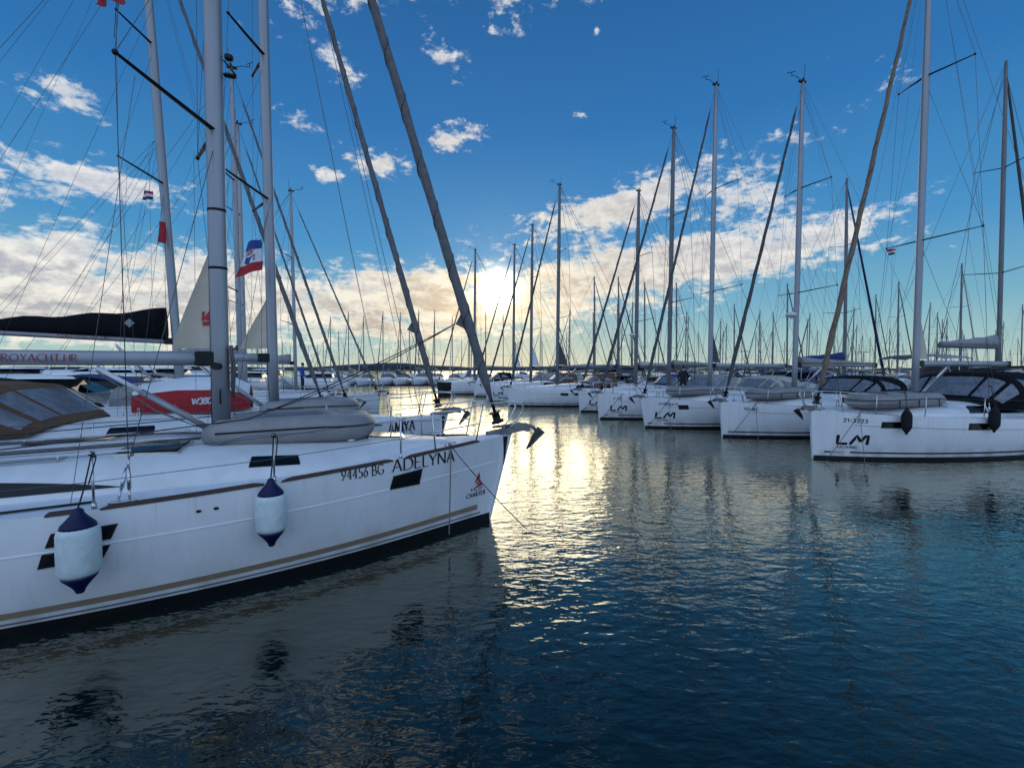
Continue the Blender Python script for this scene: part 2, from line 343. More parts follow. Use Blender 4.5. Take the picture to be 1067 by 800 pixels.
# ------------------------------------------------------------------ lettering: stroke font laid on a surface
def arc(cx, cy, rx, ry, a0, a1, n=9):
    return [(cx+rx*cos(radians(a0+(a1-a0)*i/n)), cy+ry*sin(radians(a0+(a1-a0)*i/n))) for i in range(n+1)]
GL = {
 'A': ([[(0, 0), (.36, 1)], [(.36, 1), (.72, 0)], [(.13, .35), (.59, .35)]], .74),
 'B': ([[(0, 0), (0, 1)], [(0, 1)]+arc(.26, .76, .22, .24, 90, -90)+[(0, .52)], [(0, .52)]+arc(.3, .26, .26, .26, 90, -90)+[(0, 0)]], .58),
 'C': ([arc(.45, .5, .45, .5, 50, 310, 14)], .78), 'D': ([[(0, 0), (0, 1)], [(0, 1)]+arc(.27, .5, .45, .5, 90, -90, 12)+[(0, 0)]], .74),
 'E': ([[(0, 0), (0, 1)], [(0, 1), (.46, 1)], [(0, .52), (.4, .52)], [(0, 0), (.5, 0)]], .52),
 'G': ([arc(.45, .5, .45, .5, 45, 325, 14)+[(.82, .42)], [(.52, .42), (.82, .42)]], .84),
 'H': ([[(0, 0), (0, 1)], [(.62, 0), (.62, 1)], [(0, .52), (.62, .52)]], .64), 'I': ([[(0, 0), (0, 1)]], .06),
 'K': ([[(0, 0), (0, 1)], [(.55, 1), (0, .45)], [(.2, .62), (.6, 0)]], .6), 'L': ([[(0, 1), (0, 0)], [(0, 0), (.46, 0)]], .38),
 'M': ([[(0, 0), (.1, 1)], [(.1, 1), (.42, .1)], [(.42, .1), (.74, 1)], [(.74, 1), (.84, 0)]], .86),
 'N': ([[(0, 0), (0, 1)], [(0, 1), (.64, 0)], [(.64, 0), (.64, 1)]], .66), 'O': ([arc(.46, .5, .46, .5, 90, 450, 20)], .93),
 'R': ([[(0, 0), (0, 1)], [(0, 1)]+arc(.26, .75, .22, .25, 90, -90)+[(0, .5)], [(.22, .5), (.56, 0)]], .58),
 'S': ([arc(.24, .74, .22, .26, 40, 270, 10)+arc(.24, .25, .23, .25, 90, -140, 10)[1:]], .48),
 'T': ([[(.32, 0), (.32, 1)], [(0, 1), (.64, 1)]], .64), 'U': ([[(0, 1), (0, .3)]+arc(.3, .3, .3, .3, 180, 360, 10)+[(.6, 1)]], .62),
 'V': ([[(0, 1), (.34, 0)], [(.34, 0), (.68, 1)]], .68), 'W': ([[(0, 1), (.24, 0)], [(.24, 0), (.46, .9)], [(.46, .9), (.68, 0)], [(.68, 0), (.92, 1)]], .92),
 'Y': ([[(0, 1), (.32, .48)], [(.64, 1), (.32, .48)], [(.32, .48), (.32, 0)]], .64),
 '0': ([arc(.27, .5, .27, .5, 90, 450, 16)], .55), '1': ([[(0, .8), (.2, 1), (.2, 0)]], .22),
 '2': ([arc(.26, .72, .24, .28, 160, -20, 9)+[(0, 0), (.52, 0)]], .52), '3': ([arc(.22, .76, .22, .24, 140, -80, 9)+arc(.22, .27, .26, .27, 80, -140, 9)], .5),
 '4': ([[(.4, 0), (.4, 1), (0, .3), (.55, .3)]], .56), '5': ([[(.46, 1), (.1, 1), (.06, .56)]+arc(.22, .3, .26, .3, 110, -140, 10)], .5),
 '6': ([[(.44, 1), (.1, .55)]+arc(.26, .3, .25, .3, 150, 510, 14)], .52), '8': ([arc(.25, .76, .2, .24, 90, 450, 12), arc(.25, .27, .25, .27, 90, 450, 12)], .5),
 '9': ([[(.08, 0), (.42, .45)]+arc(.26, .7, .25, .3, -30, 330, 14)], .52), '-': ([[(0, .45), (.32, .45)]], .34), '.': ([[(0, 0), (0, .12)]], .1), ' ': ([], .3),
}
def strokes(mb, polys, fn, w, thin, x0, sx, sy, pen=20, serif=False, k0=0):
    """each stroke is one mitred ribbon lifted a hair above the one before"""
    k = k0
    for pl in polys:
        P = [Vector((x0+x*sx, y*sy, 0)) for x, y in pl]
        segs = []
        for a, b in zip(P, P[1:]):
            m = max(1, int((b-a).length/(sy*.35)))
            segs += [a+(b-a)*i/m for i in range(m)]
        segs.append(P[-1]); L, R = [], []
        for i, p in enumerate(segs):
            d = (segs[min(i+1, len(segs)-1)]-segs[max(i-1, 0)])
            if d.length < 1e-9: d = Vector((0, 1, 0))
            d.normalize(); nrm = Vector((-d.y, d.x, 0))
            ww = w if pen is None else max(thin, w*abs(sin(atan2(d.y, d.x)-radians(pen))))
            L.append(p+nrm*ww/2); R.append(p-nrm*ww/2)
        lift = .0075+.0004*(k % 12); n = len(segs)
        mb.add([fn(q.x, q.y, lift) for q in L]+[fn(q.x, q.y, lift) for q in R], [(i, n+i, n+i+1, i+1) for i in range(n-1)], False)
        k += 1
        if serif:
            for e, o_ in ((P[0], P[1]), (P[-1], P[-2])):
                yy = e.y/sy
                if (abs(yy) < .02 or abs(yy-1) < .02) and abs((e-o_).y) > .5*abs((e-o_).x):
                    h = sy*.035; s_ = sy*.11; y0 = e.y if yy < .5 else e.y-h
                    lift = .0075+.0004*(k % 12); k += 1
                    mb.add([fn(e.x-s_, y0, lift), fn(e.x+s_, y0, lift), fn(e.x+s_, y0+h, lift), fn(e.x-s_, y0+h, lift)], [(0, 1, 2, 3)], False)
    return k
def text_mesh(txt, fn, h, sx=1.0, w=.14, thin=.05, gap=.2, serif=True, pen=20, slant=0.0):
    mb = MB(); x = 0.0; k = 0
    for ch in txt:
        pl, adv = GL[ch]
        if slant: pl = [[(a+slant*b, b) for a, b in p] for p in pl]
        k = strokes(mb, pl, fn, w*h, thin*h, x, h*sx, h, pen, serif, k)
        x += (adv+gap)*h*sx
    return mb, x
def text_len(txt, h, sx=1.0, gap=.2): return sum((GL[c][1]+gap)*h*sx for c in txt)
LM_LOGO = [[(0, 1), (0, .06), (.95, .06)], [(1.2, 0), (1.78, .95), (2.2, .3)], [(2.22, .34), (2.62, .95), (2.86, .95), (2.86, 0)]]

# ------------------------------------------------------------------ yachts
class Hull:
    """local frame: origin at the stem on the waterline, +x forward, +y port, z up"""
    def __init__(s, L=13.0, B=2.1, fb=1.5, fm=1.15, rake=.4, p=2.9, q=1.15, kw=.93, pos=(0, 0), rz=0.0):
        s.L, s.B, s.fb, s.fm, s.rake, s.p, s.q, s.kw = L, B, fb, fm, rake, p, q, kw
        s.pos, s.rz = Vector((pos[0], pos[1], 0)), rz
    def bs(s, u):
        t = min(max(u/.62, 0), 1); b = s.B*(1-(1-t)**s.p)**s.q
        if u > .62: b *= 1-.12*((u-.62)/.38)**2
        return max(b, .03)
    def bw(s, u):
        t = min(max(u/.62, 0), 1); b = s.B*s.kw*(1-(1-t)**(s.p*.85))**s.q
        if u > .62: b *= 1-.14*((u-.62)/.38)**2
        return max(b, .02)
    def sheer(s, u): return s.fb+(s.fm-s.fb)*(1-(1-min(max(u/.75, 0), 1))**1.6)
    def pt(s, u, t, side=-1):
        h = s.sheer(u); b0, b1 = s.bw(u), s.bs(u)
        if t >= 0: y = b0+(b1-b0)*(t**.8)*(1.0) + .05*s.B*sin(pi*min(t, 1))*min(u*6, 1)*.6; z = t*h
        else: y = b0*(1-.25*(t*t)*4); z = t*h
        return Vector((-(s.rake*(1-t)*(1-u)+u*s.L), side*y, z))
    def xz(s, x, z, side=-1, lift=0.0):
        def ev(x, z):
            u = min(max(-x/s.L, 0), 1)
            for _ in range(5):
                t = z/s.sheer(u); u = min(max((-x-s.rake*(1-t)*(1-u))/s.L, 0.0), 1)
            return s.pt(u, z/s.sheer(u), side)
        p = ev(x, z)
        if lift:
            e = .02; a = ev(x+e, z)-ev(x-e, z); b = ev(x, z+e)-ev(x, z-e); n = a.cross(b)
            if n.length > 1e-9:
                n.normalize()
                if n.y*side < 0: n = -n
                p = p+n*lift
        return p
    def world(s, p): return s.pos+Matrix.Rotation(s.rz, 3, 'Z') @ Vector(p)
    def local(s, w): return Matrix.Rotation(-s.rz, 3, 'Z') @ (Vector(w)-s.pos)
    def from_px(s, px, py, side=-1):
        best = None
        for i in range(141):
            for j in range(41):
                u, t = i/140*.85, j/40
                q = to_px(s.world(s.pt(u, t, side))); d = (q[0]-px)**2+(q[1]-py)**2
                if best is None or d < best[0]: best = (d, u, t)
        _, u0, t0 = best
        for k in range(5):
            st = .004/(2**k)
            for i in range(-6, 7):
                for j in range(-6, 7):
                    u, t = max(u0+i*st, 0), t0+j*st*4
                    q = to_px(s.world(s.pt(u, t, side))); d = (q[0]-px)**2+(q[1]-py)**2
                    if d < best[0]: best = (d, u, t)
            _, u0, t0 = best
        p = s.pt(u0, t0, side); return p.x, p.z
    def patch(s, quad, th=.006, nu=8, nv=4, side=-1, mb=None):
        """quad: (x, z) corners bl, br, tr, tl"""
        mb = mb or MB(); (ax, az), (bx, bz), (cx, cz), (dx, dz) = quad
        def fn(a, b, l):
            x = (ax*(1-a)+bx*a)*(1-b)+(dx*(1-a)+cx*a)*b; z = (az*(1-a)+bz*a)*(1-b)+(dz*(1-a)+cz*a)*b
            return s.xz(x, z, side, l-.004)
        return mb.sheet(fn, nu, nv, th+.004)
    def strip(s, z0, z1, x0, x1, th=.005, n=46, side=-1, mb=None):
        mb = mb or MB(); f0 = z0 if callable(z0) else (lambda x: z0); f1 = z1 if callable(z1) else (lambda x: z1)
        def fn(a, b, l):
            x = x0+(x1-x0)*a; z = f0(x)*(1-b)+f1(x)*b
            return s.xz(x, z, side, l-.004)
        return mb.sheet(fn, n, 2, th+.004)
    def deck_z(s, x, y):
        u = min(max(-x/s.L, 0), 1); b = s.bs(u)
        return s.sheer(u)-.015+.05*(1-min(abs(y)/b, 1)**2)
    def roof_z(s, x, y):
        z = s.deck_z(x, y)
        if s.rx1 <= x <= s.rx0:
            v = min(abs(y)/max(s.roof_w(x), .01), 1.0)
            z += s.roof_h(x)*max(1-v**s.rpow, 0)**.75
        return z
    def roof_w(s, x):
        u = -x/s.L; k = min(max((s.rx0-x)/2.2, 0), 1)
        return min(s.bs(u)-.14, s.rw)*(.30+.70*sin(k*pi/2)) if u > .03 else .05
    def roof_h(s, x):
        a = (s.rx0-x)/(s.rx0-s.rx1); return s.rh*min(1, (a*1.9)**.75 if a > 0 else 0)

def hull_parts(H, root, n_u=54, hull_mat='gelcoat', both=True):
    mb = MB(); ts = [1, .92, .8, .66, .5, .34, .2, .08, 0, -.18, -.4]
    us = [(i/n_u)**1.35 for i in range(n_u+1)]; rings = []
    for u in us:
        st = [H.pt(u, t, -1) for t in ts]; po = [H.pt(u, t, 1) for t in reversed(ts)]
        rings.append(st+po)
    mb.loft(rings, False, close=False)
    n = len(rings[0]); b = (len(us)-1)*n; mb.f.append(tuple(b+k for k in range(n))); mb.sm.append(False)
    mb.f.append(tuple(reversed(range(n)))); mb.sm.append(False)
    hull = mb.build('hull', MT[hull_mat], root)
    d = MB()
    def fn(a, v):
        u = .002+.996*(a**1.2); y = H.bs(u)*(2*v-1)*.995; x = -u*H.L
        return (x, y, H.deck_z(x, y))
    d.grid(fn, 44, 10)
    deck = d.build('deck', MT['deck'], root)
    return hull, deck
def coachroof(H, root, x0, x1, w, h, pw=5.0, m='gelcoat_dull'):
    H.rx0, H.rx1, H.rw, H.rh, H.rpow = x0, x1, w, h, pw
    mb = MB(); vs = [-1, -.985, -.96, -.92, -.86, -.76, -.6, -.4, -.2, 0, .2, .4, .6, .76, .86, .92, .96, .985, 1]; rings = []
    for i in range(37):
        x = x0+(x1-x0)*i/36; ww = H.roof_w(x); r = []
        for v in vs:
            y = v*ww; z = H.roof_z(x, y)+(.012 if abs(v) < 1 else -.02)
            r.append((x, y, z))
        rings.append(r)
    mb.loft(rings, False, close=False)
    n = len(vs); b = 36*n
    mb.add([rings[-1][0], rings[-1][-1]], [])
    mb.f.append(tuple(b+k for k in range(n))); mb.sm.append(False)
    return mb.build('coachroof', MT[m], root)
def hatch(H, root, x, y, lx, ly, m='glass'):
    mb = MB(); fr = MB()
    def fn(gx, gy): return lambda a, b, l: (x+(a-.5)*gx, y+(b-.5)*gy, H.roof_z(x+(a-.5)*gx, y+(b-.5)*gy)+l)
    fr.sheet(fn(lx+.07, ly+.07), 4, 4, .035)
    f = fr.build('hatch', MT['steel'], root)
    g = fn(lx, ly); mb.sheet(lambda a, b, l: g(a, b, l+.03), 4, 4, .02); mb.build('hatch_pane', MT[m], f)
    return f
def roof_side_window(H, parent, x0, x1, v0, v1, side=-1, taper=.15, lift=.016):
    mb = MB()
    def fn(a, b, l):
        x = x0+(x1-x0)*a; hi = v1+(v0-v1)*((1-a)**2)*(1-taper)*0
        k = min(1.0, a/taper if a < taper else 1.0)
        v = v0+(v1-v0)*(b*k+.0)
        y = side*v*H.roof_w(x); return (x, y+side*l*.6, H.roof_z(x, y)+lift-.006+l*.6)
    mb.sheet(fn, 24, 4, .012)
    return mb.build('side_window', MT['glass'], parent)

def mast_part(H, root, J, z0, top, r=.12, rake=.02, nsp=2, sp_len=1.4, sp_aft=.6, sp_z=None, lean=0.0, detail=True, m='alu'):
    """mast with spreaders and masthead, shrouds, backstay; returns the mast and a function for points on it"""
    def mp(z): return Vector((-J-rake*(z-z0), 0, z))
    mb = MB(); rings = []
    for i in range(11):
        k = i/10; z = z0+(top-z0)*k; s = r*(1 if k < .7 else 1-.35*(k-.7)/.3); c = mp(z); rg = []
        for q in range(16):
            a = 2*pi*q/16; rg.append(c+Vector((cos(a)*s, sin(a)*s*.72, 0)))
        rings.append(rg)
    mb.loft(rings, True); mast = mb.build('mast', MT[m], root)
    if detail:
        g = MB(); g.box(mp((z0+top)/2)-Vector((r*1.0+.004, 0, 0)), (.012, .03, .2)); 
        mg = MB(); mg.tube([mp(z0+.1)-Vector((r+.004, 0, 0)), mp(top-.4)-Vector((r*.66+.002, 0, 0))], .007, 6); mg.build('luff_groove', MT['fitting'], mast)
        b = MB(); b.box(mp(z0)+Vector((0, 0, .02)), (r*3, r*2.4, .04), bev=.01); b.build('mast_step', MT['fitting'], mast)
    sp_z = sp_z or [z0+(top-z0)*(i+1)/(nsp+1) for i in range(nsp)]
    tips = []
    for i, z in enumerate(sp_z):
        row = []
        for side in (-1, 1):
            k = 1-.22*i; c = mp(z); tip = c+Vector((-sp_aft*k, side*sp_len*k, .12*k))
            s = MB(); s.tube([c+Vector((0, side*r*.3, 0)), c+(tip-c)*.5, tip], [.045 if detail else .04, .038, .026], 8, .5)
            so = s.build('spreader', MT['fitting'], mast)
            if detail: 
                q = MB(); q.sphere(tip, .035, 8, 6); q.build('spreader_tip', MT['fitting'], so)
            row.append(tip)
        tips.append(row)
    return mast, mp, tips
def masthead(mast, mp, top, sc=1.0):
    mb = MB(); c = mp(top)
    mb.box(c+Vector((.02, 0, .03)), (.34*sc, .1*sc, .07*sc))
    mb.tube([c+Vector((-.1, 0, .05)), c+Vector((-.1, 0, .75))], .009*sc, 5)
    mb.tube([c+Vector((.1, 0, .05)), c+Vector((.35, .02, .16)), c+Vector((.62, .02, .17))], .012*sc, 5)
    mb.tube([c+Vector((.62, .02, .12)), c+Vector((.62, .02, .3))], .012*sc, 5); mb.tube([c+Vector((.5, .1, .3)), c+Vector((.74, -.1, .3))], .014*sc, 5)
    mb.sphere(c+Vector((-.02, 0, .14)), (.04, .04, .07), 8, 6)
    return mb.build('masthead_unit', MT['fitting'], mast)
def wire(root, name, a, b, r, m='wire', sag=0.0, n=4):
    a, b = Vector(a), Vector(b); k = 1 if sag == 0 else 10
    pts = [a+(b-a)*i/k-Vector((0, 0, sag*4*(i/k)*(1-i/k))) for i in range(k+1)]
    return MB().tube(pts, r, n).build(name, MT[m], root)
def rigging(H, root, J, mp, tips, top, r=.005, back=True, twin=True, turn=True):
    for side in (-1, 1):
        x = -J-.38; u = -x/H.L; cp = Vector((x, side*(H.bs(u)-.10), H.sheer(u)+.03))
        i = 0 if side < 0 else 1
        path = [cp]+[t[i] for t in tips]+[mp(top-.5)]
        pts = [Vector(p) for p in path]
        MB().tube(pts, r, 5).build('shroud', MT['wire'], root)
        wire(root, 'lower_shroud', cp+Vector((-.12, -side*.05, 0)), mp(tips[0][0].z-.35)+Vector((0, side*.05, 0)), r)
        if len(tips) > 1: wire(root, 'diagonal_shroud', tips[0][i], mp(tips[1][0].z-.3), r*.8)
        if turn:
            for q in ((cp, path[1], 0), (cp+Vector((-.12, -side*.05, 0)), mp(tips[0][0].z-.35), .1)):
                d = (q[1]-q[0]).normalized(); t = MB(); t.tube([q[0]+d*.0, q[0]+d*.12], .012, 6); t.tube([q[0]+d*.12, q[0]+d*.34], .021, 8); t.tube([q[0]+d*.34, q[0]+d*.44], .011, 6)
                t.build('turnbuckle', MT['steel'], root)
            b = MB(); b.box(cp+Vector((-.06, 0, -.02)), (.24, .09, .03), bev=.008); b.build('chainplate', MT['steel'], root)
        if back and twin: wire(root, 'backstay', (-H.L*.985, side*H.bs(.98)*.7, H.sheer(1)+.05), mp(top), r)
    if back and not twin: wire(root, 'backstay', (-H.L*.985, 0, H.sheer(1)+.05), mp(top), r)
def furled_genoa(H, root, J, mp, top, foot=.55, r=.085, m='sail_grey', tab=True, clew=.30, x0=-.22, drum=True):
    a = Vector((x0, 0, H.fb+.12)); b = mp(top-.35)+Vector((.10, 0, 0)); d = b-a
    wire(root, 'forestay', a, b, .008)
    rnd = random.Random(int(abs(H.pos.x*100)))
    pts, rs = [], []
    for i in range(41):
        k = i/40; t = foot/d.length+k*(.95-foot/d.length)
        e = min(1, k/.06+.35) * min(1, (1-k)/.05+.3); e *= 1+.07*sin(i*1.7)+rnd.uniform(-.04, .04)
        pts.append(a+d*t+Vector((0, .012*sin(i*1.1), 0))); rs.append(r*e*(1.05-.5*k))
    g = MB().tube(pts, rs, 10, .8).build('furled_genoa', MT[m], root)
    hx = []
    for i in range(241):
        k = .02+.95*i/240; q_ = k*40; i0 = min(int(q_), 39); w_ = q_-i0; c_ = pts[i0]*(1-w_)+pts[i0+1]*w_; rr = (rs[i0]*(1-w_)+rs[i0+1]*w_)*.97; an = k*2*pi*15
        hx.append(c_+Vector((cos(an)*rr, sin(an)*rr, -.25*cos(an)*rr)))
    MB().tube(hx, .009, 4).build('sail_edge', MT['sail_dark'], g)
    c = a+d*clew
    if tab:
        t = MB()
        def fn(p, q, l):
            e = a+d*(clew-.012+.024*0); w = 0
            top_ = a+d*(clew+.016); bot = a+d*(clew-.012); cl = a+d*clew+Vector((-.24, -.05, -.06))
            base = bot+(top_-bot)*q; return base+(cl-base)*p*.98+Vector((0, l-.02+.03*sin(p*5), 0))
        t.sheet(fn, 6, 6, .02); t.build('clew_patch', MT[m], g)
        c = a+d*clew+Vector((-.25, -.05, -.06))
    if drum:
        dn = d.normalized(); q = MB(); q.tube([a+dn*.10, a+dn*.13, a+dn*.15, a+dn*.27, a+dn*.29, a+dn*.31], [.11, .12, .07, .07, .12, .10], 14); q.tube([a+dn*.31, a+dn*.6], .03, 8)
        q.build('furling_drum', MT['fitting'], root)
    return g, c
def pulpit(H, root, h=.60, r=.0125):
    mb = MB()
    def dk(x, f): u = -x/H.L; return H.bs(u)*f, H.sheer(u)
    for side in (-1, 1):
        y1, z1 = dk(-1.55, .95); y2, z2 = dk(-.75, .93); ys, zs = dk(-.25, .9)
        top = [Vector((-1.55, side*y1, z1+h)), Vector((-1.1, side*(y1*.85), z1+h+.01)), Vector((-.6, side*max(y2*1.0, .3), z2+h+.03)), Vector((-.15, side*.30, z2+h+.05)), Vector((.12, side*.24, z2+h+.02)), Vector((.16, side*.22, z2+h-.08)), Vector((.02, side*.2, z2+h*.45)), Vector((-.22, side*ys, zs+.02))]
        mb.tube(top, r, 8)
        mb.tube([(-1.55, side*y1, z1+h), (-1.5, side*y1, z1)], r, 8)
        mb.tube([(-.62, side*max(y2, .3), z2+h+.03), (-.75, side*y2, z2)], r, 8)
        mb.tube([(-1.52, side*y1, z1+h*.5), (-.68, side*y2, z2+h*.5)], r*.8, 6)
    return mb.build('pulpit', MT['steel'], root)
def stanchions(H, root, xs, h=.58, r=.0125, x_end=None, lines=True):
    tops = {}
    for side in (-1, 1):
        prev = [Vector((-1.55, side*H.bs(1.55/H.L)*.95, H.sheer(1.55/H.L)+.60)), Vector((-1.52, side*H.bs(1.55/H.L)*.95, H.sheer(1.55/H.L)+.30))]
        pts = [[prev[0]], [prev[1]]]
        for x in xs:
            u = -x/H.L; b = Vector((x, side*(H.bs(u)-.05), H.sheer(u)-.01)); t = b+Vector((0, side*.02, h))
            q = MB(); q.tube([b, t], r, 8); q.tube([b, b+Vector((0, 0, .07))], r*1.9, 8); q.sphere(t, r*1.3, 8, 5)
            q.build('stanchion', MT['steel'], root); tops[(x, side)] = t
            pts[0].append(t-Vector((0, 0, .015))); pts[1].append(b+(t-b)*.5)
        if lines:
            for pl in pts: MB().tube(pl, .0042, 5).build('lifeline', MT['wire'], root)
    return tops
def anchor_gear(H, root, sc=1.0, plate=True):
    z = H.fb; plow = True
    r = MB()
    for s in (-1, 1):
        r.loft([[Vector((x, s*.07+dy, zz)) for dy in (-.008, .008) for zz in ((z0, z1) if dy < 0 else (z1, z0))] for (x, z0, z1) in ((-.55, z+.0, z+.06), (-.1, z+.0, z+.14), (.2, z+.06, z+.24), (.36, z+.06, z+.20), (.42, z+.04, z+.12))], True, smooth=False)
    r.tube([(.36, -.07, z+.08), (.36, .07, z+.08)], .045, 10)
    r.box((-.28, 0, z+.015), (.55, .15, .02))
    if sc != 1: r.v = [(p[0]*sc, p[1]*sc, z+(p[2]-z)*sc) for p in r.v]
    ro = r.build('bow_roller', MT['anchor'], root)
    if plow:
        a = MB()
        sh = [Vector((-.42, 0, z+.16)), Vector((0, 0, z+.19)), Vector((.34, 0, z+.19)), Vector((.52, 0, z+.12)), Vector((.60, 0, z+.02))]
        a.tube(sh, [.022, .028, .03, .032, .03], 8, 1.2)
        if sc != 1: a.v = [(p[0]*sc, p[1]*sc, z+(p[2]-z)*sc) for p in a.v]
        a.build('anchor_shank', MT['anchor'], ro)
        f = MB(); tip = Vector((.34, 0, z-.34)); hl = Vector((.60, 0, z+.10)); mid = Vector((.50, 0, z-.04))
        for s in (-1, 1):
            w = [tip, Vector((.50, s*.10, z-.16)), Vector((.70, s*.15, z+.04)), hl+Vector((.02, 0, .03)), mid]
            f.add(w+[p+Vector((.03, s*.012, -.02)) for p in w], [(0, 1, 4), (1, 2, 3, 4), (5, 9, 6), (6, 9, 8, 7), (0, 5, 6, 1), (1, 6, 7, 2), (2, 7, 8, 3)], False)
        if sc != 1: f.v = [(p[0]*sc, p[1]*sc, z+(p[2]-z)*sc) for p in f.v]
        f.build('anchor_fluke', MT['anchor_dark'], ro)
    st = MB(); rows = []
    for zz, wd in ((z-.55, .012), (z-.40, .05), (z-.2, .11), (z-.03, .17)):
        xs_ = -H.rake*(1-zz/H.fb)
        rows.append([H.xz(xs_-wd, zz, -1, .005), H.xz(xs_-wd*.5, zz, -1, .006), Vector((xs_+.012, 0, zz)), H.xz(xs_-wd*.5, zz, 1, .006), H.xz(xs_-wd, zz, 1, .005)])
    st.loft(rows, False, close=False)
    if plate: st.build('stem_plate', MT['fitting'], root)
    return ro
def cleat(H, root, x, side, sc=1.0):
    u = -x/H.L; c = Vector((x, side*(H.bs(u)-.16), H.sheer(u)))
    m = MB(); m.tube([c+Vector((-.13, 0, .055)), c+Vector((-.05, 0, .06)), c+Vector((.05, 0, .06)), c+Vector((.13, 0, .055))], [.011, .017, .017, .011], 8)
    m.tube([c+Vector((-.05, 0, 0)), c+Vector((-.045, 0, .055))], .014, 6); m.tube([c+Vector((.05, 0, 0)), c+Vector((.045, 0, .055))], .014, 6)
    m.build('cleat', MT['steel'], root); return c+Vector((0, 0, .05))
def toe_rail(H, root, spans, m='teak', h=.03, w=.045):
    for side in (-1, 1):
        for (x0, x1) in spans:
            mb = MB(); rings = []
            for i in range(25):
                x = x0+(x1-x0)*i/24; u = -x/H.L; b = H.bs(u); z = H.sheer(u); e = min(1, i/1.5, (24-i)/1.5)
                rings.append([(x, side*(b-w+.006), z-.02), (x, side*(b+.006), z-.018), (x, side*(b+.004), z-.0+h*.75*e), (x, side*(b-w*.6), z+h*e), (x, side*(b-w+.006), z+h*.7*e)])
            mb.loft(rings, True, smooth=False); mb.build('toe_rail', MT[m], root)
def boom_part(mast, mp, z, length, r=.10, rise=0.0, m='alu', droop=0.0):
    a = mp(z)+Vector((-.20, 0, 0)); b = a+Vector((-length, 0, rise)); mb = MB(); rings = []
    for i in range(9):
        c = a+(b-a)*i/8
        rings.append([c+Vector((0, cos(2*pi*q/14)*r*.68, sin(2*pi*q/14)*r)) for q in range(14)])
    mb.loft(rings, True); bo = mb.build('boom', MT[m], mast)
    e = MB(); e.box(a+Vector((.02, 0, 0)), (.26, r*1.45, r*2.1), bev=.02); e.tube([a+Vector((.12, 0, 0)), mp(z)], .035, 8); e.build('gooseneck', MT['fitting'], bo)
    e = MB(); e.box(b-Vector((.02, 0, 0)), (.16, r*1.4, r*2.05), bev=.02); e.build('boom_end', MT['fitting'], bo)
    return bo, a, b
def vang_part(mast, mp, a, z0, dist=1.3, r=.045):
    p0 = mp(z0+.16)-Vector((.16, 0, 0)); p1 = Vector((a.x-dist, 0, a.z-.13))
    v = MB(); m_ = p0+(p1-p0)*.62; v.tube([p0, m_], r, 10); vo = v.build('boom_vang', MT['alu'], mast)
    w = MB(); w.tube([m_, p1], r*.72, 10); w.build('vang_rod', MT['gelcoat_dull'], vo)
    t = MB()
    for k in range(3): t.tube([p0+Vector((-.02, .02*(k-1), -.03)), p0+(p1-p0)*.5+Vector((0, .03*(k-1), -.15-.02*k)), p1+Vector((0, .02*(k-1), -.05))], .006, 5)
    t.build('vang_tackle', MT['rope_grey'], vo)
    return vo
def sail_cover(bo, a, b, h=.55, m='canvas_black', w=.17, base=.05):
    mb = MB(); rings = []; rnd = random.Random(int(h*1000))
    for i in range(17):
        k = i/16; c = a+(b-a)*(.01+.97*k); hh = h*(1-.78*k**.8)+.04*sin(i*1.3)*h; ww = w*(1-.45*k)
        rings.append([c+Vector((0, y*ww*(1+rnd.uniform(-.08, .08)), base+z*hh)) for (y, z) in ((-.7, 0), (-1, .2), (-.85, .55), (-.4, .88), (0, 1), (.4, .88), (.85, .55), (1, .2), (.7, 0))])
    mb.loft(rings, True); return mb.build('sail_cover', MT[m], bo)
def sprayhood(H, root, x0, x1, x2, w, h, m='canvas_brown', zb=None, windows=True, bimini=None):
    z0 = zb if zb is not None else H.roof_z(x0, 0)
    def S(k, a, l=0.0):
        if k <= 1: x = x0+(x1-x0)*k; hh = .03+(h-.03)*(k**.9); ww = w*(.86+.14*k)
        else: x = x1+(x2-x1)*(k-1); hh = h*(1+.05*sin((k-1)*pi)); ww = w
        th = pi*a; c = cos(th); s = sin(th)
        y = ww*math.copysign(abs(c)**.55, c); z = hh*abs(s)**.6
        if k <= 1: x -= (1-k)*.35*abs(c)**2
        sagz = -.02*sin(k*pi)*abs(s)
        zz = z0-.16*abs(c)**3+z+sagz
        n = Vector((.55 if k < 1 else 0, c*1.0, .75*abs(s)+.1)).normalized()
        return Vector((x, y, zz))+n*l
    mb = MB(); mb.sheet(lambda a, b, l: S(2*a, b, l-.006), 14, 26, .012)
    o = mb.build('sprayhood', MT[m], root)
    if windows:
        for (a0, a1, k0, k1) in ((.42, .58, .16, .86), (.27, .40, .16, .86), (.60, .73, .16, .86), (.10, .23, .20, .92), (.77, .90, .20, .92), (.09, .26, 1.12, 1.7), (.74, .91, 1.12, 1.7)):
            q = MB()
            def fn(p, r_, l, a0=a0, a1=a1, k0=k0, k1=k1):
                kk = k0+(k1-k0)*p
                if k0 > 1: am = a0+(a1-a0)*r_*(1-.75*p) if a0 < .5 else a1-(a1-a0)*(1-r_)*(1-.75*p)
                else: am = a0+(a1-a0)*r_
                return S(kk, am, l+.009)
            q.sheet(fn, 8, 8, .006); q.build('hood_window', MT['vinyl'], o)
    for k in (1.0, 2.0):
        q = MB(); q.tube([S(k, a/16, -.022) for a in range(17)], .013, 6); q.build('hood_hoop', MT['steel'], o)
    return o, S
